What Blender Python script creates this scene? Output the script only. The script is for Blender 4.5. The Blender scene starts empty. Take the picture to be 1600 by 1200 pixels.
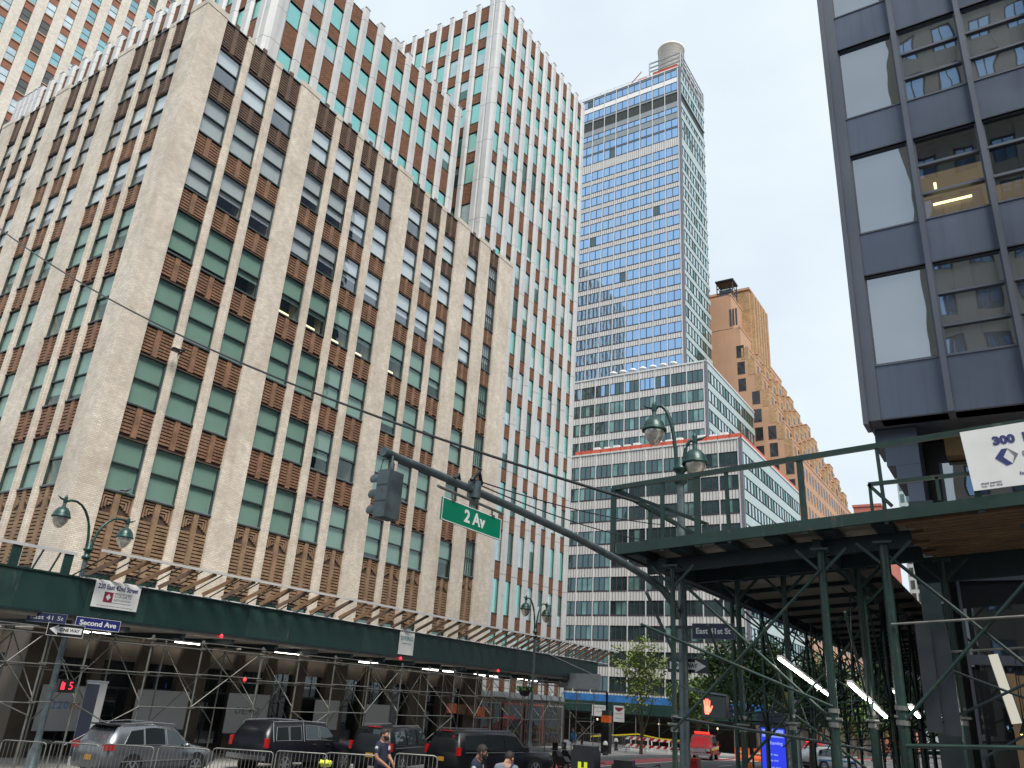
import bpy, bmesh, math, random
from mathutils import Vector, Matrix, Euler
R = math.radians
rnd = random.Random(7)
scene = bpy.context.scene
col = scene.collection

# ---------------------------------------------------------------- camera, sky, sun, exposure
F_PX, PITCH, ROLL, YAW, CAM_H = 1226.42, 0.382155, 0.068583, -0.585800, 3.4
cp, sp = math.cos(PITCH), math.sin(PITCH)
cr, sr = math.cos(ROLL), math.sin(ROLL)
cy, sy = math.cos(YAW), math.sin(YAW)
c_fwd = Vector((sy*cp, cy*cp, sp))
c_right0 = Vector((cy, -sy, 0))
c_up0 = c_right0.cross(c_fwd)
c_right = cr*c_right0 + sr*c_up0
c_up = -sr*c_right0 + cr*c_up0
CAM = Vector((0, 0, CAM_H))
cam_d = bpy.data.cameras.new('camera')
cam_d.sensor_width = 36.0
cam_d.lens = F_PX/1600*36.0
cam_d.clip_start = 0.1
cam_d.clip_end = 4000
cam = bpy.data.objects.new('camera', cam_d)
col.objects.link(cam)
m3 = Matrix((c_right, c_up, -c_fwd)).transposed()
cam.matrix_world = Matrix.Translation(CAM) @ m3.to_4x4()
scene.camera = cam

SUN_EL, SUN_AZ = R(58), R(126)          # azimuth measured clockwise from +Y (north)
world = bpy.data.worlds.new('World')
scene.world = world
world.use_nodes = True
wn, wl = world.node_tree.nodes, world.node_tree.links
for n in list(wn): wn.remove(n)
w_out = wn.new('ShaderNodeOutputWorld'); w_bg = wn.new('ShaderNodeBackground')
w_sky = wn.new('ShaderNodeTexSky'); w_sky.sky_type = 'NISHITA'; w_sky.sun_disc = False
w_sky.sun_elevation = SUN_EL; w_sky.sun_rotation = SUN_AZ
w_sky.dust_density = 3.0; w_sky.air_density = 1.0; w_sky.ozone_density = 1.0
w_tc = wn.new('ShaderNodeTexCoord')
w_map = wn.new('ShaderNodeMapping'); w_map.inputs['Scale'].default_value = (1.6, 1.6, 3.0)
w_noise = wn.new('ShaderNodeTexNoise'); w_noise.inputs['Scale'].default_value = 1.5
w_noise.inputs['Detail'].default_value = 5.0; w_noise.inputs['Roughness'].default_value = 0.5
w_ramp = wn.new('ShaderNodeValToRGB')
w_ramp.color_ramp.elements[0].position = 0.33; w_ramp.color_ramp.elements[0].color = (7.0, 8.1, 9.2, 1)
w_ramp.color_ramp.elements[1].position = 0.64; w_ramp.color_ramp.elements[1].color = (8.6, 9.5, 10.0, 1)
w_mix = wn.new('ShaderNodeMixRGB'); w_mix.inputs['Fac'].default_value = 0.92
wl.new(w_tc.outputs['Generated'], w_map.inputs['Vector'])
wl.new(w_map.outputs['Vector'], w_noise.inputs['Vector'])
wl.new(w_noise.outputs['Fac'], w_ramp.inputs['Fac'])
wl.new(w_sky.outputs['Color'], w_mix.inputs['Color1'])
wl.new(w_ramp.outputs['Color'], w_mix.inputs['Color2'])
wl.new(w_mix.outputs['Color'], w_bg.inputs['Color'])
w_bg.inputs['Strength'].default_value = 0.054
wl.new(w_bg.outputs['Background'], w_out.inputs['Surface'])

sun_d = bpy.data.lights.new('sun', 'SUN')
sun_d.energy = 2.9; sun_d.angle = R(24); sun_d.color = (1.0, 0.95, 0.88)
sun = bpy.data.objects.new('sun', sun_d); col.objects.link(sun)
sd = Vector((math.sin(SUN_AZ)*math.cos(SUN_EL), math.cos(SUN_AZ)*math.cos(SUN_EL), math.sin(SUN_EL)))
sun.rotation_euler = sd.to_track_quat('Z', 'Y').to_euler()

vs = scene.view_settings
vs.view_transform = 'Standard'; vs.look = 'None'; vs.gamma = 1.0; vs.exposure = 1.0
vs.use_curve_mapping = False
scene.cycles.max_bounces = 8; scene.cycles.transparent_max_bounces = 10
scene.cycles.use_denoising = True

# ---------------------------------------------------------------- materials
class NT:
    def __init__(s, name):
        s.m = bpy.data.materials.new(name); s.m.use_nodes = True
        s.t = s.m.node_tree; s.n = s.t.nodes; s.l = s.t.links
        for x in list(s.n): s.n.remove(x)
        s.out = s.n.new('ShaderNodeOutputMaterial')
    def set(s, sock, v):
        if isinstance(v, bpy.types.NodeSocket): s.l.new(v, sock)
        elif v is not None:
            if isinstance(v, (tuple, list)) and len(v) == 3 and sock.type == 'RGBA': v = (*v, 1)
            sock.default_value = v
    def math(s, op, a, b=None, c=None):
        n = s.n.new('ShaderNodeMath'); n.operation = op
        for i, v in enumerate((a, b, c)):
            if v is not None: s.set(n.inputs[i], v)
        return n.outputs[0]
    def mix(s, f, a, b):
        n = s.n.new('ShaderNodeMixRGB'); s.set(n.inputs[0], f); s.set(n.inputs[1], a); s.set(n.inputs[2], b)
        return n.outputs[0]
    def pos(s): return s.n.new('ShaderNodeNewGeometry').outputs['Position']
    def obj(s): return s.n.new('ShaderNodeTexCoord').outputs['Object']
    def map(s, v, scale):
        n = s.n.new('ShaderNodeMapping'); s.set(n.inputs['Vector'], v); n.inputs['Scale'].default_value = scale
        return n.outputs[0]
    def noise(s, v, scale, detail=3, rough=.55):
        n = s.n.new('ShaderNodeTexNoise'); s.set(n.inputs['Vector'], v)
        n.inputs['Scale'].default_value = scale; n.inputs['Detail'].default_value = detail
        n.inputs['Roughness'].default_value = rough
        return n.outputs['Fac']
    def ramp(s, f, a, b, lo=.35, hi=.65):
        n = s.n.new('ShaderNodeMapRange'); s.set(n.inputs[0], f)
        n.inputs[1].default_value = lo; n.inputs[2].default_value = hi
        n.inputs[3].default_value = a; n.inputs[4].default_value = b
        return n.outputs[0]
    def bump(s, h, st=.3, d=.02):
        n = s.n.new('ShaderNodeBump'); n.inputs['Strength'].default_value = st; n.inputs['Distance'].default_value = d
        s.set(n.inputs['Height'], h); return n.outputs[0]
    def wallvec(s):
        """(horizontal run, height, 0) on any upright wall"""
        g = s.n.new('ShaderNodeNewGeometry')
        a = s.n.new('ShaderNodeSeparateXYZ'); s.l.new(g.outputs['Position'], a.inputs[0])
        b = s.n.new('ShaderNodeSeparateXYZ'); s.l.new(g.outputs['True Normal'], b.inputs[0])
        ax = s.math('GREATER_THAN', s.math('ABSOLUTE', b.outputs[0]), .6)
        u = s.math('ADD', s.math('MULTIPLY', a.outputs[1], ax), s.math('MULTIPLY', a.outputs[0], s.math('SUBTRACT', 1, ax)))
        c = s.n.new('ShaderNodeCombineXYZ'); s.l.new(u, c.inputs[0]); s.l.new(a.outputs[2], c.inputs[1])
        return c.outputs[0]
    def bsdf(s, color, rough=.6, metal=0., normal=None, spec=.5, emit=None, estr=0, coat=0):
        p = s.n.new('ShaderNodeBsdfPrincipled')
        s.set(p.inputs['Base Color'], color); s.set(p.inputs['Roughness'], rough); s.set(p.inputs['Metallic'], metal)
        p.inputs['Specular IOR Level'].default_value = spec
        if normal is not None: s.l.new(normal, p.inputs['Normal'])
        if emit is not None:
            s.set(p.inputs['Emission Color'], emit); p.inputs['Emission Strength'].default_value = estr
        if coat: p.inputs['Coat Weight'].default_value = coat; p.inputs['Coat Roughness'].default_value = .08
        return p.outputs[0]
    def done(s, sh): s.l.new(sh, s.out.inputs[0]); return s.m

def sc(c, k): return tuple(max(0, x*k) for x in c)
def mat(name, c, rough=.6, metal=0., var=.12, scale=3., streak=0., bump=0., spec=.5, coat=0, wear=None):
    """plain procedural paint/stone/metal: colour varied by two scales of noise, optional rain streaks and relief"""
    t = NT(name); p = t.pos()
    f = t.ramp(t.noise(p, scale, 4), 0, 1, .3, .7)
    c1 = t.mix(f, sc(c, 1-var), sc(c, 1+var))
    if streak:
        g = t.ramp(t.noise(t.map(p, (2.2, 2.2, .12)), 1.6, 3), 0, streak, .5, .75)
        c1 = t.mix(g, c1, sc(c, .45))
    if wear:                                                        # chips and rust with a shape of their own
        c1 = t.mix(t.ramp(t.noise(p, 7, 5, .7), 0, 1, .62, .66), c1, wear); c1 = t.mix(t.ramp(t.noise(t.map(p, (1, 1, .3)), 3.1, 4, .7), 0, .6, .62, .72), c1, (.10, .10, .09))
    r = t.ramp(f, rough*.85, min(1, rough*1.15), 0, 1)
    nb = t.bump(t.noise(p, scale*12, 3), bump) if bump else None
    return t.done(t.bsdf(c1, r, metal, nb, spec, coat=coat))
def emis(name, c, k):
    t = NT(name); return t.done(t.bsdf((.02, .02, .02), .4, emit=c, estr=k))
def glass(name, body, refl, base=.15, rough=.02, wav=.03, wscale=.7, see=None):
    """window glass: reflecting skin over a tinted dark body, or over what stands behind it"""
    t = NT(name); p = t.pos()
    nb = t.bump(t.noise(p, wscale, 2), wav, .2) if wav else None
    g = t.n.new('ShaderNodeBsdfGlossy'); t.set(g.inputs['Color'], refl); g.inputs['Roughness'].default_value = rough
    ge = t.n.new('ShaderNodeNewGeometry'); dt = t.n.new('ShaderNodeVectorMath'); dt.operation = 'DOT_PRODUCT'
    t.l.new(ge.outputs['Normal'], dt.inputs[0]); t.l.new(ge.outputs['Incoming'], dt.inputs[1])
    fr = t.math('ADD', .04, t.math('MULTIPLY', .96, t.math('POWER', t.math('SUBTRACT', 1, t.math('ABSOLUTE', dt.outputs['Value'])), 5)))   # same from both sides
    if nb is not None: t.l.new(nb, g.inputs['Normal'])
    if see:
        b = t.n.new('ShaderNodeBsdfTransparent'); t.set(b.inputs[0], see); b = b.outputs[0]
    else:
        f = t.ramp(t.noise(p, .35, 2), .6, 1.4, .35, .65)
        mm = t.n.new('ShaderNodeMixRGB'); mm.blend_type = 'MULTIPLY'; mm.inputs[0].default_value = 1
        t.set(mm.inputs[1], body); t.l.new(f, mm.inputs[2])
        b = t.bsdf(mm.outputs[0], .4, spec=.1)
    m = t.n.new('ShaderNodeMixShader')
    t.l.new(t.math('ADD', base, t.math('MULTIPLY', fr, 1-base)), m.inputs[0])
    t.l.new(b, m.inputs[1]); t.l.new(g.outputs[0], m.inputs[2])
    return t.done(m.outputs[0])
def brickmat(name, c, mortar, bw=.2, bh=.067, var=.12, ms=.012, rough=.8, stain=(.5, .48, .45), sfac=.35, bump=.25):
    t = NT(name); v = t.wallvec(); p = t.pos()
    n = t.n.new('ShaderNodeTexBrick'); t.l.new(v, n.inputs['Vector'])
    n.inputs['Scale'].default_value = 1; n.inputs['Brick Width'].default_value = bw; n.inputs['Row Height'].default_value = bh
    n.inputs['Mortar Size'].default_value = ms; n.inputs['Color1'].default_value = (*sc(c, 1-var), 1)
    n.inputs['Color2'].default_value = (*sc(c, 1+var), 1); n.inputs['Mortar'].default_value = (*mortar, 1)
    big = t.ramp(t.noise(p, .35, 5, .6), 0, 1, .42, .7)
    fine = t.ramp(t.noise(p, 2.2, 4, .7), .86, 1.12, .3, .7)
    patch = t.math('MULTIPLY', t.ramp(t.noise(t.map(p, (1.5, 1.5, .5)), .9, 2), 0, 1, .66, .70), .3 if sfac > .4 else .0)
    st = t.ramp(t.noise(t.map(p, (1.4, 1.4, .1)), 1.1, 4), 0, 1, .48, .75)
    c1 = t.mix(t.math('MULTIPLY', big, sfac), n.outputs['Color'], tuple(a*b for a, b in zip(c, stain)))
    c1 = t.mix(t.math('MULTIPLY', st, sfac*.7), c1, tuple(a*b for a, b in zip(c, stain)))
    c1 = t.mix(patch, c1, tuple(min(.75, a*1.18) for a in c))
    mm = t.n.new('ShaderNodeMixRGB'); mm.blend_type = 'MULTIPLY'; mm.inputs[0].default_value = 1; t.l.new(c1, mm.inputs[1]); t.l.new(fine, mm.inputs[2]); c1 = mm.outputs[0]
    nb = t.bump(t.math('SUBTRACT', 1, n.outputs['Fac']), bump, .01)
    return t.done(t.bsdf(c1, rough, 0, nb, .3))
def panelmat(name, c, joint, pitch_u, pitch_v, jw=.03, rough=.4, metal=0., var=.08, streak=.15):
    """metal or stone cladding with real joints between the sheets"""
    t = NT(name); v = t.wallvec(); p = t.pos()
    s = t.n.new('ShaderNodeSeparateXYZ'); t.l.new(v, s.inputs[0])
    ju = t.math('LESS_THAN', t.math('FRACT', t.math('DIVIDE', s.outputs[0], pitch_u)), jw/pitch_u) if pitch_u else 0.
    jv = t.math('LESS_THAN', t.math('FRACT', t.math('DIVIDE', s.outputs[1], pitch_v)), jw/pitch_v) if pitch_v else 0.
    j = t.math('MAXIMUM', ju, jv)
    f = t.ramp(t.noise(p, .8, 4), 0, 1, .3, .7)
    c1 = t.mix(f, sc(c, 1-var), sc(c, 1+var))
    g = t.ramp(t.noise(t.map(p, (3, 3, .15)), 1.3, 3), 0, streak, .5, .75)
    c1 = t.mix(g, c1, sc(c, .4)); c1 = t.mix(j, c1, joint)
    return t.done(t.bsdf(c1, rough, metal, None, .4))

M = {}
M['lime'] = brickmat('pale_brick', (.67, .605, .525), (.48, .43, .365), .24, .082, .12, .014, stain=(.56, .53, .50), sfac=.55)
M['limeplain'] = mat('pale_brick_cap', (.52, .47, .40), .8, var=.15, scale=1.5, streak=.3)
M['span'] = mat('orange_brick_bar', (.195, .105, .062), .8, var=.32, scale=2.6, streak=.3, bump=.2)
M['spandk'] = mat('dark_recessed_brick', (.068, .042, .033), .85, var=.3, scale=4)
M['spanold'] = mat('sooty_brick_bar', (.110, .070, .050), .85, var=.35, scale=1.8, streak=.45, bump=.2)
M['orn'] = mat('buff_brick_bar', (.225, .145, .088), .8, var=.3, scale=2.2, bump=.2)
M['sash'] = mat('grey_window_frame', (.17, .19, .21), .5, var=.15)
M['sashdk'] = mat('dark_window_sash', (.035, .05, .05), .45, var=.15)
M['ggreen'] = glass('green_tinted_glass', None, (.8, .95, .9), .08, see=(.74, .855, .81))
M['gclear'] = glass('clear_glass', None, (.93, .97, 1), .24, see=(.92, .96, .97))
M['blind'] = mat('green_grey_roller_blind', (.33, .41, .38), .8, var=.06, scale=.8)
M['blindw'] = mat('white_roller_blind', (.62, .65, .65), .8, var=.05, scale=.8)
M['room'] = mat('dark_room', (.035, .045, .045), .9, var=.4, scale=.6)
M['alu'] = panelmat('white_metal_pier', (.49, .50, .505), (.18, .18, .19), 0, 4.2, .05, .58, .0, .06, .35)
M['alujoint'] = mat('grey_metal_joint', (.36, .37, .38), .5, .3)
M['annexbrick'] = brickmat('rust_brick_panel', (.25, .110, .056), (.08, .04, .025), .22, .09, .35, .022, sfac=.3)
M['louver'] = mat('dark_louver', (.06, .065, .065), .6)
M['mint'] = glass('mint_glass', (.045, .14, .12), (.52, .98, .90), .55, .03, .05, .35)
M['mintlit'] = glass('pale_blind_glass', (.26, .33, .33), (.75, .95, .97), .40, .04, .04, .35)
M['mintdk'] = glass('dark_green_glass', (.03, .055, .05), (.5, .85, .78), .12, .03, .05, .35)
M['beige'] = brickmat('white_brick_tower', (.60, .555, .49), (.5, .46, .40), .6, .3, .06, .02, sfac=.2, bump=.1)
M['towerspan'] = mat('brown_spandrel', (.22, .09, .055), .8, var=.25, scale=.8)
M['sill'] = mat('terracotta_sill', (.44, .29, .21), .8)
M['aqua'] = glass('aqua_glass', (.10, .22, .24), (.60, .92, .96), .45, .03, .04, .3)
M['aquaw'] = glass('pale_aqua_glass', (.42, .48, .5), (.85, .97, 1), .35, .04, .04, .3)
M['hpanel'] = panelmat('ribbed_grey_panel', (.58, .57, .555), (.11, .11, .115), .437, 0, .085, .5, .1, .06, .15)
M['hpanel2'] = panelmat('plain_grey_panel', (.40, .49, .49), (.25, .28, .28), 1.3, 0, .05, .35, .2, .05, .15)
M['hgrey'] = mat('grey_band', (.24, .27, .29), .45, .1)
M['hmull'] = mat('silver_mullion', (.66, .66, .66), .4, .3, var=.05)
M['hframe'] = mat('dark_bronze_frame', (.055, .05, .06), .45, .2)
M['hcorner'] = mat('grey_corner_post', (.16, .16, .19), .5, .2)
M['hblue'] = glass('blue_glass', (.05, .075, .11), (.44, .68, 1.0), .74, .02, .04, .2)
M['hdark'] = glass('curtained_glass', (.026, .042, .042), (.45, .70, .75), .15, .02, .05, .4)
M['curtain'] = glass('pale_green_curtain_glass', (.12, .22, .20), (.5, .8, .85), .12, .03, .05, .4)
M['orange'] = mat('orange_stucco', (.43, .255, .160), .85, var=.1, scale=.25, streak=.2)
M['orangebrick'] = brickmat('ochre_brick', (.41, .26, .145), (.34, .22, .12), .5, .2, .22, .02, sfac=.35, bump=.1)
M['bronze'] = mat('dark_blue_grey_cladding', (.085, .105, .150), .34, .45, var=.10, scale=.45, streak=.4)
M['bronzefin'] = mat('dark_grey_fin', (.085, .098, .125), .4, .4, var=.06, scale=.5)
M['gright'] = glass('mirror_grey_glass', (.060, .068, .078), (.68, .74, .80), .38, .012, .05, .45)
M['gopen'] = glass('see_through_glass', None, (.7, .76, .82), .10, .012, .03, .5, see=(.75, .78, .78))
M['fascia'] = mat('dark_green_plywood', (.008, .036, .031), .55, var=.16, scale=.7, streak=.3)
M['fascia2'] = mat('faded_green_plywood', (.012, .043, .037), .6, var=.22, scale=1.1, streak=.4, wear=(.03, .05, .045))
M['gsteel'] = mat('green_steel', (.010, .034, .027), .45, .1, var=.25, scale=2.5, streak=.35, wear=(.075, .045, .03))
M['galv'] = mat('galvanised_pipe', (.20, .20, .185), .45, .55, var=.2, scale=4)
M['wood'] = mat('weathered_plank', (.15, .085, .042), .8, var=.3, scale=2.2, streak=.3)
M['deck'] = mat('plywood_deck', (.34, .30, .25), .85, var=.22, scale=1.2, streak=.2)
M['ibeam'] = mat('blue_black_beam', (.012, .026, .032), .5, .1, var=.2)
M['tube'] = emis('fluorescent_tube', (1.0, .98, .90), 9.0)
M['tubedim'] = emis('warm_tube', (1.0, .80, .5), 1.1)
M['redlamp'] = emis('red_lamp', (1.0, .03, .05), 1.0)
M['asphalt'] = mat('asphalt', (.075, .077, .082), .9, var=.25, scale=.6, bump=.3)
M['concrete'] = panelmat('sidewalk_slab', (.27, .262, .25), (.22, .21, .2), 0, 0, .03, .9)
M['kerb'] = mat('granite_kerb', (.30, .30, .30), .85, var=.2)
M['redlane'] = mat('red_bus_lane', (.30, .055, .065), .9, var=.25, scale=.7)
M['paint'] = mat('white_road_paint', (.62, .62, .60), .8, var=.25, scale=2)
M['white'] = mat('white_paint', (.74, .74, .73), .5, var=.05)
M['black'] = mat('black_paint', (.012, .013, .015), .4, var=.2)
M['lampgreen'] = mat('dark_green_cast_iron', (.020, .055, .050), .38, .3, var=.2, scale=5)
M['polegrey'] = mat('weathered_grey_green_steel', (.095, .125, .135), .45, .4, var=.3, scale=5, wear=(.10, .075, .055))
M['globe'] = glass('lamp_globe_glass', (.40, .38, .32), (.9, .9, .88), .25, .08, .1, 6)
M['rubber'] = mat('black_rubber', (.015, .015, .016), .85)
M['chrome'] = mat('chrome', (.62, .62, .63), .18, .95, var=.05)
M['rim'] = mat('alloy_rim', (.40, .41, .43), .35, .8, var=.05)
M['carglass'] = glass('car_glass', (.008, .010, .011), (.75, .85, .88), .05, .01, 0)
M['tail'] = mat('red_tail_lens', (.38, .010, .008), .2, coat=1)
M['blackcar'] = mat('black_car_paint', (.005, .006, .008), .35, .0, var=.1, spec=.35)
M['navycar'] = mat('blue_black_car_paint', (.005, .006, .010), .35, .0, var=.1, spec=.4)
M['greycar'] = mat('silver_grey_car_paint', (.14, .15, .165), .28, .6, var=.1, coat=.8)
M['redcar'] = mat('fire_red_paint', (.42, .010, .012), .35, .0, var=.08, spec=.3)
M['whitecar'] = mat('white_car_paint', (.72, .74, .76), .3, 0, var=.04, coat=1)
M['yellow'] = mat('safety_yellow', (.80, .62, .02), .5)
M['hivis'] = mat('hi_vis_yellow', (.75, .85, .02), .6)
M['orangep'] = mat('safety_orange', (.85, .16, .03), .5)
M['orangemesh'] = mat('orange_net', (.55, .11, .065), .7, var=.25, scale=1.5)
M['bluesheet'] = mat('blue_tarp', (.022, .13, .36), .6, var=.35, scale=1.2)
M['signgreen'] = mat('sign_green', (.0, .20, .105), .35, var=.06)
M['signblue'] = mat('sign_blue', (.022, .028, .17), .35, var=.06)
M['signnavy'] = mat('sign_navy', (.010, .016, .055), .4, var=.06)
M['inkblue'] = mat('navy_ink', (.03, .04, .16), .6)
M['inkgrey'] = mat('grey_ink', (.16, .165, .19), .6)
M['inkred'] = mat('maroon_ink', (.25, .02, .05), .6)
M['inkteal'] = mat('teal_ink', (.10, .30, .30), .6)
M['poster'] = mat('pale_poster', (.42, .44, .46), .6, var=.06, scale=.7)
M['skin'] = mat('skin', (.42, .22, .15), .55, var=.06, scale=12)
M['skind'] = mat('brown_skin', (.20, .10, .065), .55, var=.06, scale=12)
M['hair'] = mat('dark_hair', (.018, .013, .010), .7, var=.3, scale=40)
M['navycloth'] = mat('navy_cloth', (.020, .026, .050), .85, var=.2, scale=14)
M['greycloth'] = mat('grey_cloth', (.17, .19, .23), .85, var=.15, scale=14)
M['bluecloth'] = mat('blue_coat_cloth', (.015, .10, .22), .85, var=.2, scale=10)
M['palecloth'] = mat('cream_cloth', (.60, .56, .46), .85, var=.1, scale=10)
M['blackcloth'] = mat('black_cloth', (.018, .018, .02), .85, var=.2, scale=10)
M['bark'] = mat('bark', (.10, .075, .05), .9, var=.3, scale=5, bump=.4)
M['leafdk'] = mat('deep_green_leaf', (.06, .125, .04), .6, var=.35, scale=2.5)
M['leafmid'] = mat('green_leaf', (.12, .20, .035), .6, var=.35, scale=2.5)
M['leaflt'] = mat('yellow_green_leaf', (.22, .27, .06), .6, var=.3, scale=2.5)
M['warmwood'] = mat('warm_wood_panel', (.17, .115, .06), .6, var=.25, scale=1.5, streak=.3)
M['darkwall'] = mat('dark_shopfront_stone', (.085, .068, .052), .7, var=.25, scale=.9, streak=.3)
M['shopglass'] = glass('shop_glass', (.012, .014, .016), (.6, .68, .7), .10, .02, .03, .4)
M['brickred'] = mat('pink_brick', (.40, .13, .10), .8, var=.12, scale=.8)
M['stone'] = mat('tan_stone', (.42, .38, .31), .85, var=.12, scale=.4)

# ---------------------------------------------------------------- mesh helpers
def setp(o, label=None, cat=None, group=None, kind=None):
    if label: o['label'] = label
    if cat: o['category'] = cat
    if group: o['group'] = group
    if kind: o['kind'] = kind
    return o
def thing(name, label, cat, loc=(0, 0, 0), rz=0., group=None, kind=None):
    o = bpy.data.objects.new(name, None); col.objects.link(o)
    o.location = loc; o.rotation_euler = (0, 0, rz); o.empty_display_size = .3
    return setp(o, label, cat, group, kind)

class MB:
    def __init__(s): s.v = []; s.f = []; s.mi = []; s.mats = []; s.sm = []
    def slot(s, m):
        if m not in s.mats: s.mats.append(m)
        return s.mats.index(m)
    def add(s, vs, fs, m, smooth=False):
        b = len(s.v); s.v += [tuple(v) for v in vs]; k = s.slot(m)
        for f in fs: s.f.append(tuple(b+i for i in f)); s.mi.append(k); s.sm.append(smooth)
        return s
    def box(s, x0, x1, y0, y1, z0, z1, m):
        if x0 > x1: x0, x1 = x1, x0
        if y0 > y1: y0, y1 = y1, y0
        if z0 > z1: z0, z1 = z1, z0
        vs = [(x0,y0,z0),(x1,y0,z0),(x1,y1,z0),(x0,y1,z0),(x0,y0,z1),(x1,y0,z1),(x1,y1,z1),(x0,y1,z1)]
        return s.add(vs, [(3,2,1,0),(4,5,6,7),(0,1,5,4),(1,2,6,5),(2,3,7,6),(3,0,4,7)], m)
    def tube(s, a, b, r, m, n=8, r2=None, caps=True, smooth=True):
        a, b = Vector(a), Vector(b); d = (b-a)
        if d.length < 1e-6: return s
        q = d.to_track_quat('Z', 'Y'); r2 = r if r2 is None else r2; vs = []
        for c, rr in ((a, r), (b, r2)):
            for i in range(n):
                t = 2*math.pi*i/n; vs.append(c + q @ Vector((rr*math.cos(t), rr*math.sin(t), 0)))
        fs = [(i, (i+1) % n, n+(i+1) % n, n+i) for i in range(n)]
        s.add(vs, fs, m, smooth)
        if caps: s.add(vs, [tuple(range(n-1, -1, -1)), tuple(range(n, 2*n))], m)
        return s
    def path(s, pts, r, m, n=8):
        rs = r if isinstance(r, (list, tuple)) else [r]*len(pts)
        pts = [Vector(p) for p in pts]; vs = []; k = len(pts)
        for i, p in enumerate(pts):
            d = (pts[min(i+1, k-1)]-pts[max(i-1, 0)]).normalized()
            up = Vector((0, 0, 1)) if abs(d.z) < .95 else Vector((1, 0, 0))
            x = d.cross(up).normalized(); y = x.cross(d)
            for j in range(n):
                t = 2*math.pi*j/n; vs.append(p+rs[i]*(math.cos(t)*x+math.sin(t)*y))
        fs = []
        for i in range(k-1):
            for j in range(n):
                fs.append((i*n+j, i*n+(j+1) % n, (i+1)*n+(j+1) % n, (i+1)*n+j))
        s.add(vs, fs, m, True); s.add(vs, [tuple(range(n-1, -1, -1)), tuple(range((k-1)*n, k*n))], m)
        return s
    def bar(s, a, b, w, h, m, up=(0, 0, 1)):
        """rectangular bar from a to b, w wide (sideways), h deep (along up)"""
        a, b, up = Vector(a), Vector(b), Vector(up); d = (b-a).normalized()
        x = d.cross(up)
        if x.length < 1e-4: x = d.cross(Vector((1, 0, 0)))
        x.normalize(); y = x.cross(d).normalized(); vs = []
        for c in (a, b):
            for i, j in ((-1,-1),(1,-1),(1,1),(-1,1)): vs.append(c+x*(i*w/2)+y*(j*h/2))
        return s.add(vs, [(3,2,1,0),(4,5,6,7),(0,1,5,4),(1,2,6,5),(2,3,7,6),(3,0,4,7)], m)
    def lathe(s, prof, m, c=(0, 0, 0), n=16):
        vs = []
        for r, z in prof:
            for i in range(n):
                t = 2*math.pi*i/n; vs.append((c[0]+r*math.cos(t), c[1]+r*math.sin(t), c[2]+z))
        fs = []
        for k in range(len(prof)-1):
            for i in range(n):
                fs.append((k*n+i, k*n+(i+1) % n, (k+1)*n+(i+1) % n, (k+1)*n+i))
        return s.add(vs, fs, m, True)
    def prism(s, poly, z0, z1, m, tf=None):
        """polygon in 2D extruded; tf maps (a,b,h) to world"""
        tf = tf or (lambda a, b, h: (a, b, h)); n = len(poly)
        vs = [tf(a, b, z0) for a, b in poly]+[tf(a, b, z1) for a, b in poly]
        fs = [tuple(range(n-1, -1, -1)), tuple(range(n, 2*n))]+[(i, (i+1) % n, n+(i+1) % n, n+i) for i in range(n)]
        return s.add(vs, fs, m)
    def mesh(s, name):
        me = bpy.data.meshes.new(name); me.from_pydata(s.v, [], s.f)
        for m in s.mats: me.materials.append(m)
        me.polygons.foreach_set('material_index', s.mi)
        me.polygons.foreach_set('use_smooth', s.sm)
        me.update(); return me
    def build(s, name, parent=None, loc=None):
        me = s.mesh(name)
        bm = bmesh.new(); bm.from_mesh(me); bmesh.ops.recalc_face_normals(bm, faces=bm.faces); bm.to_mesh(me); bm.free()
        o = bpy.data.objects.new(name, me); col.objects.link(o)
        if parent is not None: o.parent = parent
        if loc is not None: o.location = loc
        return o
def inst(name, me, parent, loc=(0, 0, 0), rz=0.):
    o = bpy.data.objects.new(name, me); col.objects.link(o); o.parent = parent; o.location = loc; o.rotation_euler = (0, 0, rz)
    return o
def copy_tree(o, parent=None):
    c = o.copy(); col.objects.link(c); c.parent = parent
    for ch in list(o.children): copy_tree(ch, c)
    return c
def text(s, size, m, parent, origin, xdir, updir, name='lettering', align='CENTER', width=None, bold=0., off=0.):
    """flat lettering standing a few mm proud of its board, as a mesh"""
    cu = bpy.data.curves.new('lettering', 'FONT'); cu.body = s; cu.size = size; cu.align_x = align; cu.align_y = 'CENTER'
    cu.extrude = .002; cu.offset = bold; cu.resolution_u = 3
    tmp = bpy.data.objects.new('tmp', cu); col.objects.link(tmp)
    dg = bpy.context.evaluated_depsgraph_get(); dg.update()
    me = bpy.data.meshes.new_from_object(tmp.evaluated_get(dg))
    bpy.data.objects.remove(tmp); me.name = name; me.materials.clear(); me.materials.append(m)
    if width and len(me.vertices):
        xs = [v.co.x for v in me.vertices]; w = max(xs)-min(xs)
        k = width/w
        for v in me.vertices: v.co.x *= k
    x = Vector(xdir).normalized(); y = Vector(updir); y = (y-x*y.dot(x)).normalized(); z = x.cross(y)
    mt = Matrix((x, y, z)).transposed().to_4x4(); mt.translation = Vector(origin)+z*off
    for v in me.vertices: v.co = mt @ v.co
    o = bpy.data.objects.new(name, me); col.objects.link(o); o.parent = parent
    return o
def ss(a, b, x):
    t = max(0., min(1., (x-a)/(b-a))); return t*t*(3-2*t)
def lerp_tab(tab, x):
    if x <= tab[0][0]: return tab[0][1]
    for (a, va), (b, vb) in zip(tab, tab[1:]):
        if x <= b: return va+(vb-va)*(x-a)/(b-a)
    return tab[-1][1]
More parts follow.
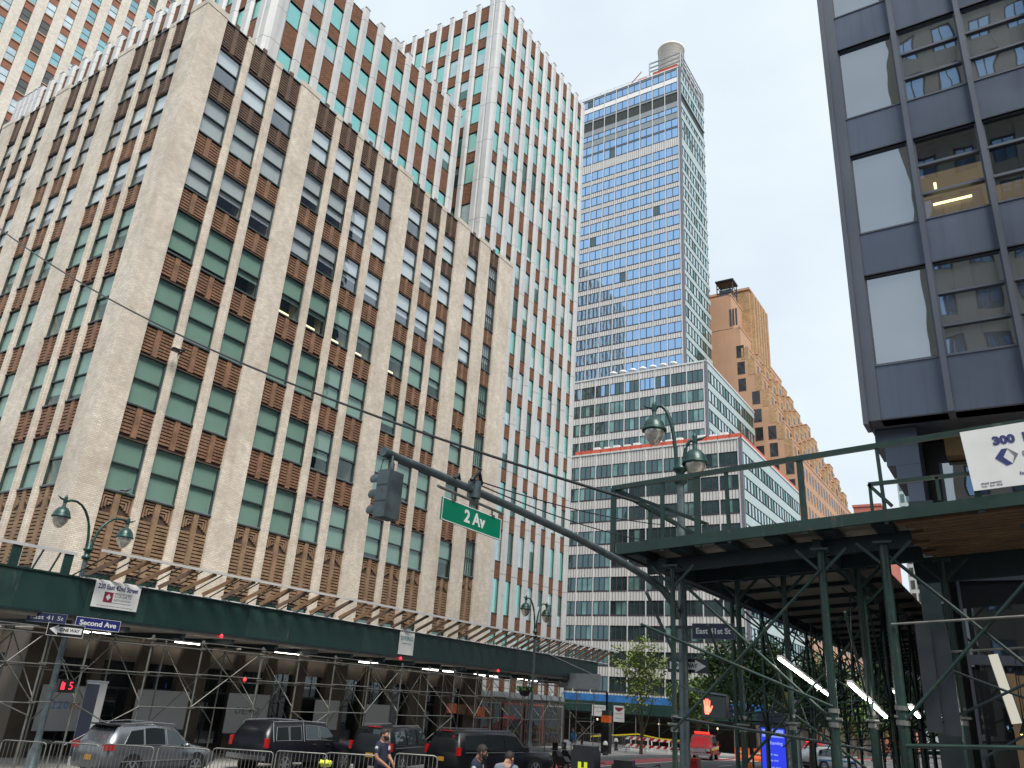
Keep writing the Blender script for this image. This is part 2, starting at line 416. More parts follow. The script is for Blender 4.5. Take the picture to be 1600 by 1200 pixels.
def gz(x, y):
    """height of the ground: the cross street climbs to the east, the avenue dips gently to the north"""
    e = lerp_tab([(-34, 0), (-28, .05), (-20, .30), (-13, .8), (-8.8, .95), (0, 1.8), (40, 4.8)], x)
    k = 1-ss(22, 45, y)
    return e*k - .02*max(0, y-62)*(1-ss(150, 400, y)*.0) if y < 180 else -.02*118
# ---------------------------------------------------------------- setting: ground, roads, pavements
def sheet(name, xs, ys, dz, m, z0=None):
    mb = MB(); vs = []; fs = []
    for y in ys:
        for x in xs: vs.append((x, y, gz(x, y)+dz))
    n = len(xs)
    for j in range(len(ys)-1):
        for i in range(n-1): fs.append((j*n+i, j*n+i+1, (j+1)*n+i+1, (j+1)*n+i))
    mb.add(vs, fs, m, True); return setp(mb.build(name), kind='structure')
def fr(a, b, st):
    n = max(1, int(round((b-a)/st))); return [a+(b-a)*i/n for i in range(n+1)]
GX = [-2500, -900, -300, -120, -80, -60, -45, -34, -27, -24]+fr(-22, 8, 2)+[12, 20, 30, 40, 60, 120, 300, 900, 2500]
GY = [-2500, -800, -300, -120, -60, -40]+fr(-30, 180, 3)+[200, 260, 400, 900, 2500]
sheet('ground', GX, GY, -.02, M['asphalt'])
sheet('road', [-27, -24, -20, -13, -8.8, -5, -2.4], fr(20, 178, 3), .0, M['asphalt'])
sheet('bus_lane', [-25.6, -23.7], fr(40, 178, 3), .008, M['redlane'])
def kerbed(name, x0, x1, y0, y1, side):
    """pavement slab .13 above the road, with a granite kerb"""
    xs = fr(x0, x1, 3); ys = fr(y0, y1, 3)
    o = sheet(name, xs, ys, .13, M['concrete'])
    mb = MB(); x = x1 if side > 0 else x0; w = .18*side
    for a, b in zip(ys, ys[1:]):
        za, zb = gz(x, a), gz(x, b)
        vs = []
        for (yy, zz) in ((a, za), (b, zb)):
            vs += [(x, yy, zz-.1), (x+w, yy, zz-.1), (x+w, yy, zz+.135), (x, yy, zz+.135)]
        mb.add(vs, [(0,1,5,4), (1,2,6,5), (2,3,7,6)], M['kerb'])
    setp(mb.build('kerb'), kind='structure')
kerbed('pavement', -34.6, -27.2, 14.5, 176, 1)
kerbed('pavement', -7.2, -2.4, 14.2, 176, -1)
kerbed('pavement', -2.4, 14, 14.2, 22, -1)
mb = MB()
def stripe(mb, x0, x1, y0, y1):
    ys = fr(y0, y1, 3)
    for a, b in zip(ys, ys[1:]):
        mb.add([(x0, a, gz(x0, a)+.012), (x1, a, gz(x1, a)+.012), (x1, b, gz(x1, b)+.012), (x0, b, gz(x0, b)+.012)], [(0, 1, 2, 3)], M['paint'])
for k in range(14): stripe(mb, -20.2, -20.05, 42+k*9, 45+k*9); stripe(mb, -16.6, -16.45, 42+k*9, 45+k*9)
stripe(mb, -23.6, -23.42, 40, 170)
for k in range(13): stripe(mb, -26+k*1.35, -25.4+k*1.35, 76.5, 79.5)
setp(mb.build('road_marking'), kind='structure')

# ---------------------------------------------------------------- facade helpers
class Face:
    """upright facade: u runs along it, w stands out of it"""
    def __init__(s, kind, p): s.k = kind; s.p = p
    def pt(s, u, w, z):
        return {'E': (s.p+w, u, z), 'S': (u, s.p-w, z), 'N': (u, s.p+w, z)}[s.k]
    def box(s, mb, u0, u1, w0, w1, z0, z1, m):
        a, b = s.pt(u0, w0, z0), s.pt(u1, w1, z1); mb.box(a[0], b[0], a[1], b[1], a[2], b[2], m)
    @property
    def rz(s): return {'E': math.pi/2, 'S': 0., 'N': math.pi}[s.k]
def npx(p):
    """size of one metre at p in the picture, 0 when out of frame"""
    q = Vector(p)-CAM; d = q.dot(c_fwd)
    if d < 1: return 0
    x, y = F_PX*q.dot(c_right)/d, F_PX*q.dot(c_up)/d
    if abs(x) > 830 or abs(y) > 630: return 1e-3/d
    return F_PX/d
_mc = {}
def place_windows(bld, jobs, limit, stuffname='window'):
    """jobs: (face, u_centre, z_bottom, variant key, function giving [(part name, MB)]); the largest become parts, the rest one part"""
    jobs.sort(key=lambda j: -npx(j[0].pt(j[1], 0, j[2])))
    rest = MB(); nrest = 0
    for i, (fc, u, z, key, fn) in enumerate(jobs):
        if key not in _mc: _mc[key] = [(n, m, m.mesh(n)) for n, m in fn()]
        parts = _mc[key]; loc = Vector(fc.pt(u, 0, z))
        if i < limit:
            base = None
            for n, m, me in parts:
                if base is None: base = inst(n, me, bld, loc-bld.location, fc.rz)
                else: inst(n, me, base)
        else:
            mt = Matrix.Translation(loc-bld.location) @ Matrix.Rotation(fc.rz, 4, 'Z')
            for n, m, me in parts:
                off = len(rest.v); rest.v += [tuple(mt @ Vector(v)) for v in m.v]
                for f, k, sm in zip(m.f, m.mi, m.sm):
                    rest.f.append(tuple(off+a for a in f)); rest.mi.append(rest.slot(m.mats[k])); rest.sm.append(sm)
            nrest += 1
    if nrest:
        o = rest.build(stuffname, bld); o['kind'] = 'stuff'
def lbuild(mb, name, parent):
    """build world-coordinate geometry under a placed thing"""
    o = mb.build(name, parent); o.location = -parent.location; return o

class Parts:
    """many like pieces of one thing: the largest in view are parts of their own, past the limit the rest is one"""
    def __init__(s, parent, name, limit=100): s.p = parent; s.n = name; s.k = limit; s.l = []
    def new(s): s.l.append(MB()); return s.l[-1]
    def tube(s, a, b, r, m, n=8): s.new().tube(a, b, r, m, n)
    def bar(s, *a, **k): s.new().bar(*a, **k)
    def done(s):
        def size(m):
            xs = [Vector(v) for v in m.v]; lo = Vector([min(v[i] for v in xs) for i in range(3)]); hi = Vector([max(v[i] for v in xs) for i in range(3)])
            return -npx((lo+hi)/2)*(hi-lo).length
        ms = sorted([m for m in s.l if m.v], key=size)
        for m in ms[:s.k]: lbuild(m, s.n, s.p)
        if len(ms) > s.k:
            r = MB()
            for m in ms[s.k:]:
                o = len(r.v); r.v += m.v
                for f, k, sm in zip(m.f, m.mi, m.sm): r.f.append(tuple(o+a for a in f)); r.mi.append(r.slot(m.mats[k])); r.sm.append(sm)
            lbuild(r, s.n, s.p)['kind'] = 'stuff'

# ---------------------------------------------------------------- the pale brick block on the corner
def low_block():
    XE, YS = -34.0, 17.7
    b = thing('office_building', 'pale brick corner block with orange brick panels between its piers, behind the long green shed', 'office building', (XE, YS, 0))
    E, S = Face('E', XE), Face('S', YS)
    Z = lambda r: r*34+3.4
    sills = [Z(v) for v in (.224, .3455, .466, .586, .702, .809, .916)]
    heads = [Z(v) for v in (.298, .42, .543, .662, .769, .880, .982)]
    top = Z(1.040); orn0 = 7.45
    eb = [(18.99,20.58),(21.04,22.69),(23.22,24.81),(26.38,28.0),(28.55,30.11),(30.69,32.22),(32.86,34.41),(36.02,37.6),(38.17,39.74),(40.36,41.83),(43.48,45.04),(46.5,47.93)]
    sb = []
    x = -35.5
    for g in range(5):
        for k in range(3): sb.append((x-1.45, x)); x -= 2.0
        x -= 1.05
    wall = Parts(b, 'pier'); panels = Parts(b, 'brick_panel'); core = MB()
    core.box(-72, XE-1.1, YS+1.1, 50.0, 0, top-.6, M['room'])
    lbuild(core, 'core', b)
    rf = MB(); rf.box(-72, XE-.3, YS+.3, 50, top-.6, top-.35, M['limeplain']); lbuild(rf, 'roof', b)
    jobs = []
    for fc, bays, u_end0, u_end1 in ((E, eb, YS, 50.0), (S, sorted(sb), -72.0, XE)):
        edges = [u_end0]+[e for bb in bays for e in bb]+[u_end1]
        for i in range(0, len(edges), 2):
            a, c = edges[i], edges[i+1]; wall_ = wall.new()
            wide = (c-a) > .9
            w = .0 if not wide else .06
            if fc is S and abs(c-XE) < .01: c = XE+.06
            if fc is E and abs(a-YS) < .01: a = YS-.06+.004; w = .064
            tp = top+(.28 if wide else .12)
            fc.box(wall_, a, c, -1.15, w, 4.9, tp-.35, M['lime'])
            fc.box(wall_, a-.004, c+.004, -1.1, w+.025, tp-.35, tp, M['limeplain'])
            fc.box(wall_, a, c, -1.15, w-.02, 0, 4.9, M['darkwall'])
            if not wide:                                            # the thin piers carry a slim front rib
                m_ = (a+c)/2; fc.box(wall_, m_-.13, m_+.13, w, w+.07, 7, tp-.5, M['lime'])
        for ci, (u0, u1) in enumerate(bays):
            hw = (u1-u0)/2; uc = (u0+u1)/2
            dz = .55 if (fc is E and ci == 11) else 0.
            for k in range(len(sills)+1):
                z0 = orn0 if k == 0 else heads[k-1]+dz
                z1 = (sills[k]+dz) if k < len(sills) else top
                if k == 0: z1 = sills[0]+dz
                ornm = k == 0; pan = panels.new()
                bar = M['orn'] if ornm else (M['spanold'] if k >= 6 else M['span'])
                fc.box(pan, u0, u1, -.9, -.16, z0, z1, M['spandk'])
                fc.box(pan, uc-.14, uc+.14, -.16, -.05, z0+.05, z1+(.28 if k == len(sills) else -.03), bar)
                fc.box(pan, u0, u1, -.16, -.02, z1-.07, z1, M['sashdk'])   # sill
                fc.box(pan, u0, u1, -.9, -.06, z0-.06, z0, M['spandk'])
                zt = z1-.12
                zr = zt
                if ornm:
                    for q in range(4):                              # nested stepped frets under the sill
                        o_ = q*.135
                        if o_ > hw-.3: break
                        zz = zt-o_
                        for sgn in (-1, 1):
                            ua, ub = uc+sgn*(hw-o_), uc+sgn*.2
                            fc.box(pan, min(ua, ub), max(ua, ub), -.16, -.08, zz-.07, zz, bar)
                            uv = uc+sgn*(hw-o_); lo = zt-.82+q*.09
                            fc.box(pan, min(uv, uv-sgn*.07), max(uv, uv-sgn*.07), -.16, -.08, lo, zz-.07, bar)
                    zr = zt-.86
                n = int((zr-z0-.05)/.168)
                for r in range(max(n, 0)):
                    zz = zr-(r+1)*.168+.03
                    for sgn in (-1, 1):
                        ua, ub = uc+sgn*(hw-.0), uc+sgn*.17
                        lo_, hi_ = min(ua, ub), max(ua, ub)
                        cut = lo_+(hi_-lo_)*(.36 if r % 2 else .66)
                        fc.box(pan, lo_, cut-.012, -.16, -.085, zz, zz+.108, bar)
                        fc.box(pan, cut+.012, hi_, -.16, -.085, zz, zz+.108, bar)
            # shop floor and first floor behind the shed
            pan = panels.new()
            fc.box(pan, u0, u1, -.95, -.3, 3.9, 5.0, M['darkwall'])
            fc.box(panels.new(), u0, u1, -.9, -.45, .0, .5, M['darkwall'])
            for k in range(len(sills)):
                wd, ht = round(u1-u0, 1), round(heads[k]-sills[k], 2)
                hi = k >= 4 if fc is E else k >= 4
                full = rnd.random()
                if k <= 2: bl = 1.0 if full < .66 else rnd.choice((.8, .62, .9, .7, .45))
                elif k <= 4: bl = rnd.choice((1., .66, .75, .7, .9, .72))
                else: bl = rnd.choice((.5, .5, 1., 1., .95, .55) if k == 6 else (.7, .75, 1., 1., .95, .8))
                if fc is S and k >= 5: bl = rnd.choice((0, .3, .5))
                lit = fc is E and k == 3 and ci in (3, 4, 5, 6, 7)
                if lit: bl = .62
                barred = fc is E and ci == 11
                key = ('low', wd, ht, hi, bl, lit, barred)
                def fn(wd=wd, ht=ht, hi=hi, bl=bl, lit=lit, barred=barred):
                    f = MB(); h = wd/2-.02; m = M['sashdk']
                    for a, c, d, e in ((-h, -h+.06, 0, ht), (h-.06, h, 0, ht), (-h, h, 0, .07), (-h, h, ht-.07, ht), (-h, h, ht*.5-.035, ht*.5+.035)):
                        f.box(a, c, .10, .22, d+.005, e-.005, m if not (d == 0 and e == .07) else M['sash'])
                    f.box(h+.0, h+.015, .05, .5, 0, ht, M['sash']); f.box(-h-.015, -h, .05, .5, 0, ht, M['sash'])
                    if barred:
                        for q in range(1, 5): f.box(-h+q*2*h/5-.02, -h+q*2*h/5+.02, .08, .13, 0, ht, m)
                    p = MB(); g = M['gclear'] if hi else M['ggreen']
                    p.add([(-h+.05, .155, ht*.5), (h-.05, .155, ht*.5), (h-.05, .155, ht-.05), (-h+.05, .155, ht-.05)], [(0, 1, 2, 3)], g)
                    p.add([(-h+.05, .185, .05), (h-.05, .185, .05), (h-.05, .185, ht*.5), (-h+.05, .185, ht*.5)], [(0, 1, 2, 3)], g)
                    out = [('window', f), ('pane', p)]
                    if bl > 0:
                        q = MB(); q.box(-h+.03, h-.03, .235, .25, ht-bl*(ht-.06), ht-.03, M['blindw'] if hi else M['blind'])
                        out.append(('blind', q))
                    r = MB()
                    if lit: r.box(-h*.75, h*.75, .75, .82, ht*.16, ht*.22, M['tubedim']); out.append(('ceiling_light', r))
                    return out
                jobs.append((fc, uc, sills[k]+dz, key, fn))
            # second floor windows just above the shed deck, shop window below it
            def fn2(wd=round(u1-u0, 1)):
                f = MB(); h = wd/2-.02
                for a, c, d, e in ((-h, -h+.06, 0, 2.4), (h-.06, h, 0, 2.4), (-h, h, 2.33, 2.4)): f.box(a, c, .10, .22, d, e, M['sashdk'])
                p = MB(); p.box(-h+.05, h-.05, .15, .17, .05, 2.33, M['ggreen'])
                q = MB(); q.box(-h, h, .235, .25, 0, 2.36, M['blind'])
                return [('window', f), ('pane', p), ('blind', q)]
            jobs.append((fc, uc, 5.0, ('low2', round(u1-u0, 1)), fn2))
            def fn3(wd=round(u1-u0, 1)):
                f = MB(); h = wd/2; f.box(-h, h, .3, .36, .5, .56, M['sashdk']); f.box(-h, h, .3, .36, 2.75, 2.85, M['sashdk']); f.box(-h, -h+.06, .3, .36, .56, 2.75, M['sashdk']); f.box(h-.06, h, .3, .36, .56, 2.75, M['sashdk'])
                p = MB(); p.box(-h, h, .34, .37, .5, 3.9, M['shopglass'])
                return [('shop_window', f), ('pane', p)]
            jobs.append((fc, uc, 0.0, ('low3', round(u1-u0, 1)), fn3))
    wall.done(); panels.done()
    place_windows(b, jobs, 100)
    cd = MB(); cd.path([(-33.9, 20.9, 18.3), (-33.55, 21.0, 18.5), (-33.5, 20.6, 18.35)], .05, M['black'], 6); cd.box(-33.62, -33.4, 20.3, 20.66, 18.2, 18.36, M['black'])
    lbuild(cd, 'wall_camera', b)
    pg = thing('pigeon', 'small dark pigeon perched on a sill just right of the brick corner', 'bird', (-33.99, 20.05, 11.02))
    q = MB(); q.path([(0, -.16, .06), (0, -.1, .10), (0, 0, .13), (.01, .1, .17), (.01, .15, .23), (.02, .18, .235), (.02, .22, .225)], [.015, .04, .065, .055, .032, .034, .006], M['bronzefin'], 8)
    q.path([(0, -.1, .1), (0, -.2, .07), (0, -.29, .05)], [.04, .03, .02], M['black'], 6); q.build('body', pg)
    q = MB(); q.tube((-.02, .02, 0), (-.02, .02, .08), .006, M['redcar'], 4); q.tube((.02, .02, 0), (.02, .02, .08), .006, M['redcar'], 4); q.build('leg', pg)
    return b
low_block()

# ---------------------------------------------------------------- buildings with white metal fins
def fin_building(name, label, x0, x1, y0, y1, top, ebays, sbays, bands, seed, pierw=.70, base_brick=True, lowz=0.):
    """bands: list of (z_low, z_high) of brick panels from the top down; the gaps between are windows"""
    b = thing(name, label, 'office tower', (x1, y0, 0)); r = random.Random(seed)
    E, S = Face('E', x1), Face('S', y0)
    wall = MB(); panels = Parts(b, 'brick_panel'); finp = Parts(b, 'fin')
    wall.box(x0, x1-.35, y0+.35, y1, 0, top-.5, M['alujoint'])
    jobs = []
    for fc, bays, ue0, ue1 in ((E, ebays, y0, y1), (S, sbays, x0, x1)):
        for u0, u1 in bays:
            fc.box(wall, u0, u1, -.36, -.28, lowz, top-.2, M['room'])
            prev = None
            for zi, (za, zb) in enumerate(bands):
                pan = panels.new(); fc.box(pan, u0, u1, -.30, -.06, za, zb, M['annexbrick'])
                fc.box(pan, u0, u1, -.30, -.03, zb-.05, zb, M['louver']); fc.box(pan, u0, u1, -.3, -.03, za, za+.05, M['louver'])
                if zb-za > 1.9 and zi: fc.box(pan, u0, u1, -.30, -.055, za, za+.02, M['louver'])
                if prev is not None and prev-zb > .3:
                    ht = round(prev-zb, 1); wd = round(u1-u0, 2); t = r.random()
                    zn = zb/top
                    var = 'm' if t < .42 else ('l' if t < .86 else 'd')
                    if zb > .78*top: var = 'm' if t < .9 else 'l'
                    spl = round(r.choice((.35, .5, .65, .8)), 2) if r.random() < .55 else 0
                    key = (name, wd, ht, var, spl)
                    def fn(wd=wd, ht=ht, var=var, spl=spl):
                        f = MB(); h = wd/2
                        g = {'m': M['mint'], 'l': M['mintlit'], 'd': M['mintdk']}[var]
                        f.box(-h, -h+.035, .08, .16, 0, ht, M['louver']); f.box(h-.035, h, .08, .16, 0, ht, M['louver'])
                        p = MB()
                        if spl:
                            zc = ht*(1-spl)
                            p.box(-h+.03, h-.03, .13, .16, zc, ht, g)
                            p.box(-h+.03, h-.03, .13, .16, .0, zc, M['mintlit'] if var != 'l' else M['mintdk'])
                        else: p.box(-h+.03, h-.03, .13, .16, 0, ht, g)
                        return [('window', f), ('pane', p)]
                    jobs.append((fc, (u0+u1)/2, zb, key, fn))
                prev = za
        # fins
        cuts = [ue0]+[e for bb in bays for e in bb]+[ue1]
        for i in range(0, len(cuts), 2):
            a, c = cuts[i], cuts[i+1]; fins = finp.new()
            n = max(1, int(round((c-a)/.85))); 
            for q in range(n):
                ua, ub = a+(c-a)*q/n, a+(c-a)*(q+1)/n
                k = .16*(ub-ua)
                poly = [(ua, -.34), (ub, -.34), (ub, -.02), (ub-k, .17), (ua+k, .17), (ua, -.02)]
                fins.prism(poly, lowz, top+.25, M['alu'], lambda u, w, z, fc=fc: fc.pt(u, w, z))
                fc.box(fins, ua+k*.5, ub-k*.5, -.2, .20, top+.25, top+.31, M['alujoint'])
                z = top-r.uniform(1, 3)
                while z > lowz+1:
                    fc.box(fins, ua+k-.005, ub-k+.005, .1, .174, z, z+.035, M['alujoint']); z -= 4.9
    lbuild(wall, 'wall', b); panels.done(); finp.done()
    place_windows(b, jobs, 100)
    return b
A_B = [(65.6,67.6),(62.2,63.5),(58.8,60.1),(55.4,56.6),(52.0,53.1),(48.6,49.8),(44.1,46.35),(40.6,41.95),(37.1,38.5),(33.8,35.1),(30.4,31.6),(27.2,28.4),(23.75,25.0),(20.0,21.2),(16.1,17.5),(12.2,13.6),(8.2,9.6),(2.6,5.6),(0,.3)]
M['shopred'] = mat('coral_shop_frame', (.42, .07, .05), .5)
aeb = [(46.75+1.72*k+.0, 46.75+1.72*k+1.0) for k in range(10)]
asb = [(-37.5-1.65*k, -36.45-1.65*k) for k in range(7)][::-1]
ft = fin_building('office_tower', 'tall silver-finned tower with rust panels and mint windows, nearer the glass hotel tower', -49, -35, 46.3, 63.9, 67.8, aeb, asb, A_B, 3)
sh = MB(); sh.box(-34.9, -34.55, 47.0, 63.6, 3.55, 3.95, M['hgrey']); sh.box(-34.95, -34.62, 47.0, 63.7, .0, 3.55, M['darkwall']); lbuild(sh, 'shopfront', ft)
for k in range(5):
    sh = MB(); y_ = 47.6+3.2*k; sh.box(-34.60, -34.56, y_, y_+2.7, .5, 3.1, M['shopglass']); w_ = lbuild(sh, 'shop_window', ft)
    sh = MB(); sh.box(-34.57, -34.53, y_-.06, y_, .4, 3.2, M['shopred'] if k in (2, 3) else M['hgrey']); sh.box(-34.57, -34.53, y_+2.7, y_+2.76, .4, 3.2, M['shopred'] if k in (2, 3) else M['hgrey']); sh.box(-34.57, -34.53, y_, y_+2.7, 3.1, 3.2, M['shopred'] if k in (2, 3) else M['hgrey'])
    o = sh.build('frame', w_)
W_B = [(49.5,51.2),(46.33,47.6),(42.16,44.5),(39.6,40.7),(36,37.2),(0,.3)]
web = [(23.45+1.72*k+.62, 23.45+1.72*k+1.72) for k in range(11)]
wsb = [(-37.3-1.72*k-.95, -37.3-1.72*k) for k in range(18)][::-1]
fin_building('office_wing', 'lower silver-finned wing with rust panels rising behind the pale brick block parapet', -72, -36, 22.9, 43.1, 51.4, web, wsb, W_B, 5)
# roof box between wing and tower
pr = thing('roof_penthouse', 'small white roof penthouse between the finned wing and the taller finned tower', 'penthouse', (-41, 44.2, 51))
m_ = MB(); m_.box(-44, -38.0, 43.2, 45.6, 40, 53.6, M['alu']); m_.box(-44.15, -37.85, 43.1, 45.65, 53.6, 53.9, M['alujoint']); lbuild(m_, 'wall', pr)

# ---------------------------------------------------------------- white brick tower far behind, upper left
def beige_tower():
    X = -100.; b = thing('office_tower', 'white brick tower with brown panels high behind the silver fins at the upper left', 'office tower', (X, 20, 0))
    E = Face('E', X); wall = MB(); sp_ = MB(); r = random.Random(9)
    y0, n, pitch, fl = 15.0, 16, 2.45, 3.33
    wall.box(-135, X-.5, y0, y0+n*pitch+1.25, 0, 128, M['room'])
    jobs = []
    pr_ = Parts(b, 'pier'); sp_ = Parts(b, 'brown_panel')
    for k in range(n+1):
        E.box(pr_.new(), y0+k*pitch, y0+k*pitch+1.25, -.5, .0, 0, 129, M['beige'])
    for k in range(n):
        u0, u1 = y0+k*pitch+1.25, y0+(k+1)*pitch
        z = 42.0
        while z < 126:
            s1 = sp_.new(); E.box(s1, u0, u1, -.5, -.16, z-1.28, z-.14, M['towerspan']); E.box(s1, u0, u1, -.5, -.05, z-.14, z, M['sill'])
            t = r.random(); v = 'a' if t < .5 else ('w' if t < .87 else 'x')
            def fn(v=v):
                f = MB(); h = .6; ht = fl-1.28
                for a, c, d, e in ((-h, -h+.05, 0, ht), (h-.05, h, 0, ht), (-h, h, ht*.5-.03, ht*.5+.03), (-h, h, 0, .05)): f.box(a, c, .18, .26, d, e, M['sashdk'])
                p = MB(); p.box(-h+.04, h-.04, .22, .25, 0, ht, {'a': M['aqua'], 'w': M['aquaw'], 'x': M['louver']}[v])
                return [('window', f), ('pane', p)]
            jobs.append((E, (u0+u1)/2, z, ('beige', v), fn)); z += fl
    lbuild(wall, 'wall', b); sp_.done(); pr_.done(); place_windows(b, jobs, 100)
beige_tower()

# ---------------------------------------------------------------- the stepped glass and metal tower
M['tank'] = mat('cream_tank', (.64, .60, .54), .7, var=.1, scale=.5, streak=.25)
def hotel():
    b = thing('stepped_tower', 'blue-glazed metal tower with two lower tiers and an orange net along a ledge', 'tower block', (-29, 100, 0))
    r = random.Random(21); jobs = []
    wall = MB(); mulp = Parts(b, 'mullion'); bandp = Parts(b, 'metal_panel'); frp = Parts(b, 'sill_line')
    BW = 2.62
    def tier(x1, x0, y0, y1, z0, z1, rows, kind):
        S, E = Face('S', y0), Face('E', x1)
        wall.box(x0, x1-.3, y0+.3, y1, z0, z1-.3, M['hgrey'])
        mul = mulp.new(); S.box(mul, x1-.42, x1+.012, -.3, .10, z0, z1, M['hcorner']); S.box(mul, x1-.62, x1-.42, -.2, .06, z0, z1, M['hmull'])
        nb = int((x1-x0)/BW)
        bays = [(x1-.62-BW*(k+1), x1-.62-BW*k) for k in range(nb)]
        for u0, u1 in bays: S.box(mulp.new(), u0-.06, u0+.06, -.1, .08, z0, z1-.1, M['hmull'])
        zs = sorted([z for rr in rows for z in rr[:2]]+[z0, z1])
        # solid bands
        prev = z1
        for za, zb, typ in rows:
            pm = {'p': M['hpanel'], 'g': M['hgrey'], 'w': M['white']}.get(typ[1], M['hpanel'])
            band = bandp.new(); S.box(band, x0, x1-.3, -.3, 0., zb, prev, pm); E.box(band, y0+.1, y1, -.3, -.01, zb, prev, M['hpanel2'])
            S.box(frp.new(), x0, x1-.3, -.1, .03, za-.14, za, M['hframe']); prev = za-.14
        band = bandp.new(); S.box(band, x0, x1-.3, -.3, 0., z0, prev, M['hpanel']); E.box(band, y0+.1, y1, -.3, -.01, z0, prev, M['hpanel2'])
        band = bandp.new(); S.box(band, x0, x1-.3, -.3, .1, z1-.12, z1+.12, M['hmull']); E.box(band, y0, y1, -.3, .1, z1-.12, z1+.12, M['hmull'])
        for ri, (za, zb, typ) in enumerate(rows):
            ht = round(zb-za, 2)
            S.box(wall, x0, x1-.3, -.32, -.26, za-.14, zb, M['room']); E.box(wall, y0+.1, y1, -.32, -.26, za-.14, zb, M['room'])
            for u0, u1 in bays:
                uc = (u0+u1)/2
                np_ = 2 if typ[0] != '3' else 3
                gs = []
                for q in range(np_):
                    t = r.random()
                    if kind == 't': gs.append('b' if t < .985 else 'd')
                    elif typ[0] == 'D': gs.append('x')
                    else: gs.append('b' if (y0 > 105 and ri == 0 and t > .45 and uc < x1-6) else ('d' if t < .78 else 'c'))  # blue panes in the middle tier's top row imitate reflected sky
                if typ[0] == 'D': gs = ['x', 'x']
                key = ('hot', ht, tuple(gs), typ[0])
                def fn(ht=ht, gs=tuple(gs), typ=typ):
                    f = MB(); h = BW/2-.07
                    f.box(-h, h, .02, .16, ht-.06, ht, M['hframe']); f.box(-h, h, .02, .16, 0, .06, M['hframe'])
                    n = len(gs)
                    for q in range(n+1):
                        x = -h+q*2*h/n; f.box(x-(.05 if 0 < q < n else .0), x+(.05 if q < n else .0), .02, .16, .06, ht-.06, M['hframe'])
                    p = MB()
                    for q, g in enumerate(gs):
                        mm = {'b': M['hblue'], 'd': M['hdark'], 'c': M['curtain'], 'x': M['room']}[g]
                        p.box(-h+q*2*h/n+.05, -h+(q+1)*2*h/n-.05, .09, .12, .05, ht-.05, mm)
                    return [('window', f), ('pane', p)]
                jobs.append((S, uc, za, key, fn))
            ne = int((y1-y0-.4)/1.45)
            for k in range(ne):
                u0 = y0+.5+k*1.45
                if typ[0] == 'D': continue
                g = 'c' if r.random() < (.85 if kind == 't' else .6) else 'd'
                key = ('hotE', ht, g, kind)
                def fn(ht=ht, g=g):
                    f = MB(); h = .6
                    for a, c, d, e in ((-h, -h+.06, 0, ht), (h-.06, h, 0, ht), (-h, h, 0, .06), (-h, h, ht-.06, ht)): f.box(a, c, .0, .14, d, e, M['hframe'])
                    p = MB(); p.box(-h+.05, h-.05, .06, .1, .05, ht-.05, M['mintlit'] if g == 'c' else M['mintdk'])
                    return [('window', f), ('pane', p)]
                jobs.append((E, u0+.62, za, key, fn))
    lowr = [(36.1-3.22*k-1.85, 36.1-3.22*k, '3p') for k in range(10)]
    tier(-29., -62., 100., 131., 0, 37.9, lowr, 'l')
    midr = [(52.4-3.2*k-1.95, 52.4-3.2*k, '3p') for k in range(5)]
    tier(-36.1, -64., 108., 133., 37.6, 53.7, midr, 'l')
    tw = [(119.6, 121.4, '2g'), (116.3, 118.3, '2w'), (113.6, 115.7, 'Dg'), (110.9, 112.2, '2g'), (107.5, 109.4, '2g'), (105.0, 107.2, '2g')]
    tw += [(102.9-3.1*k-2.0, 102.9-3.1*k, '2p') for k in range(16)]
    tier(-42.3, -72., 116., 130., 53.4, 121.9, tw, 't')
    lbuild(wall, 'wall', b); bandp.done(); mulp.done(); frp.done()
    place_windows(b, jobs, 100)
    g_ = MB(); g_.box(-60, -29.02, 99.55, 99.68, -1.2, 4.3, M['darkwall']); g_.box(-29, -28.85, 99.6, 128, -1.6, 4.0, M['darkwall']); lbuild(g_, 'shopfront', b)
    # open steel frame on the roof, red netting
    f = MB()
    for x in (-48.8, -42.3):
        for y in (116.2, 129.6): f.tube((x, y, 121.9), (x, y, 125.6), .16, M['hgrey'], 6)
    for z in (123.4, 124.4, 125.5):
        f.bar((-48.8, 116.2, z), (-42.3, 116.2, z), .14, .3, M['hgrey']); f.bar((-42.3, 116.2, z), (-42.3, 129.6, z), .14, .3, M['hgrey'])
    for k in range(6): f.tube((-42.3, 117.5+k*2.2, 121.9), (-42.3, 117.5+k*2.2, 125.5), .1, M['hgrey'], 5)
    f.box(-48.5, -42.8, 118.5, 128, 122.9, 124.9, M['hcorner'])
    for k in range(15): f.tube((-71+k*1.6, 116.2, 121.9), (-71+k*1.6, 116.2, 122.8), .035, M['hgrey'], 4)
    f.tube((-71, 116.2, 122.7), (-49, 116.2, 122.7), .03, M['hgrey'], 4); f.tube((-53.4, 116.3, 121.9), (-50.6, 116.3, 124.4), .09, M['redcar'], 5)
    lbuild(f, 'roof_frame', b)
    n = MB(); n.box(-48.2, -43.0, 116.35, 116.42, 122.0, 123.1, M['orangemesh']); n.box(-42.6, -42.5, 116.6, 129, 122, 122.7, M['orangemesh'])
    n.box(-51.5, -49.5, 116.35, 116.5, 122, 122.7, M['orangemesh']); lbuild(n, 'orange_net', b)
    n = MB(); n.box(-54, -28.95, 99.93, 99.98, 37.95, 38.55, M['orangemesh']); n.box(-29.02, -28.96, 100, 130.5, 37.95, 38.5, M['orangemesh'])
    for k in range(16): n.tube((-53+k*1.6, 99.9, 37.9), (-53+k*1.6, 99.9, 38.9), .03, M['redcar'], 4)
    lbuild(n, 'ledge_net', b)
    t = thing('water_tank', 'round white tank on the roof of the tall blue-glazed tower', 'water tank', (-46.5, 122.3, 124.9))
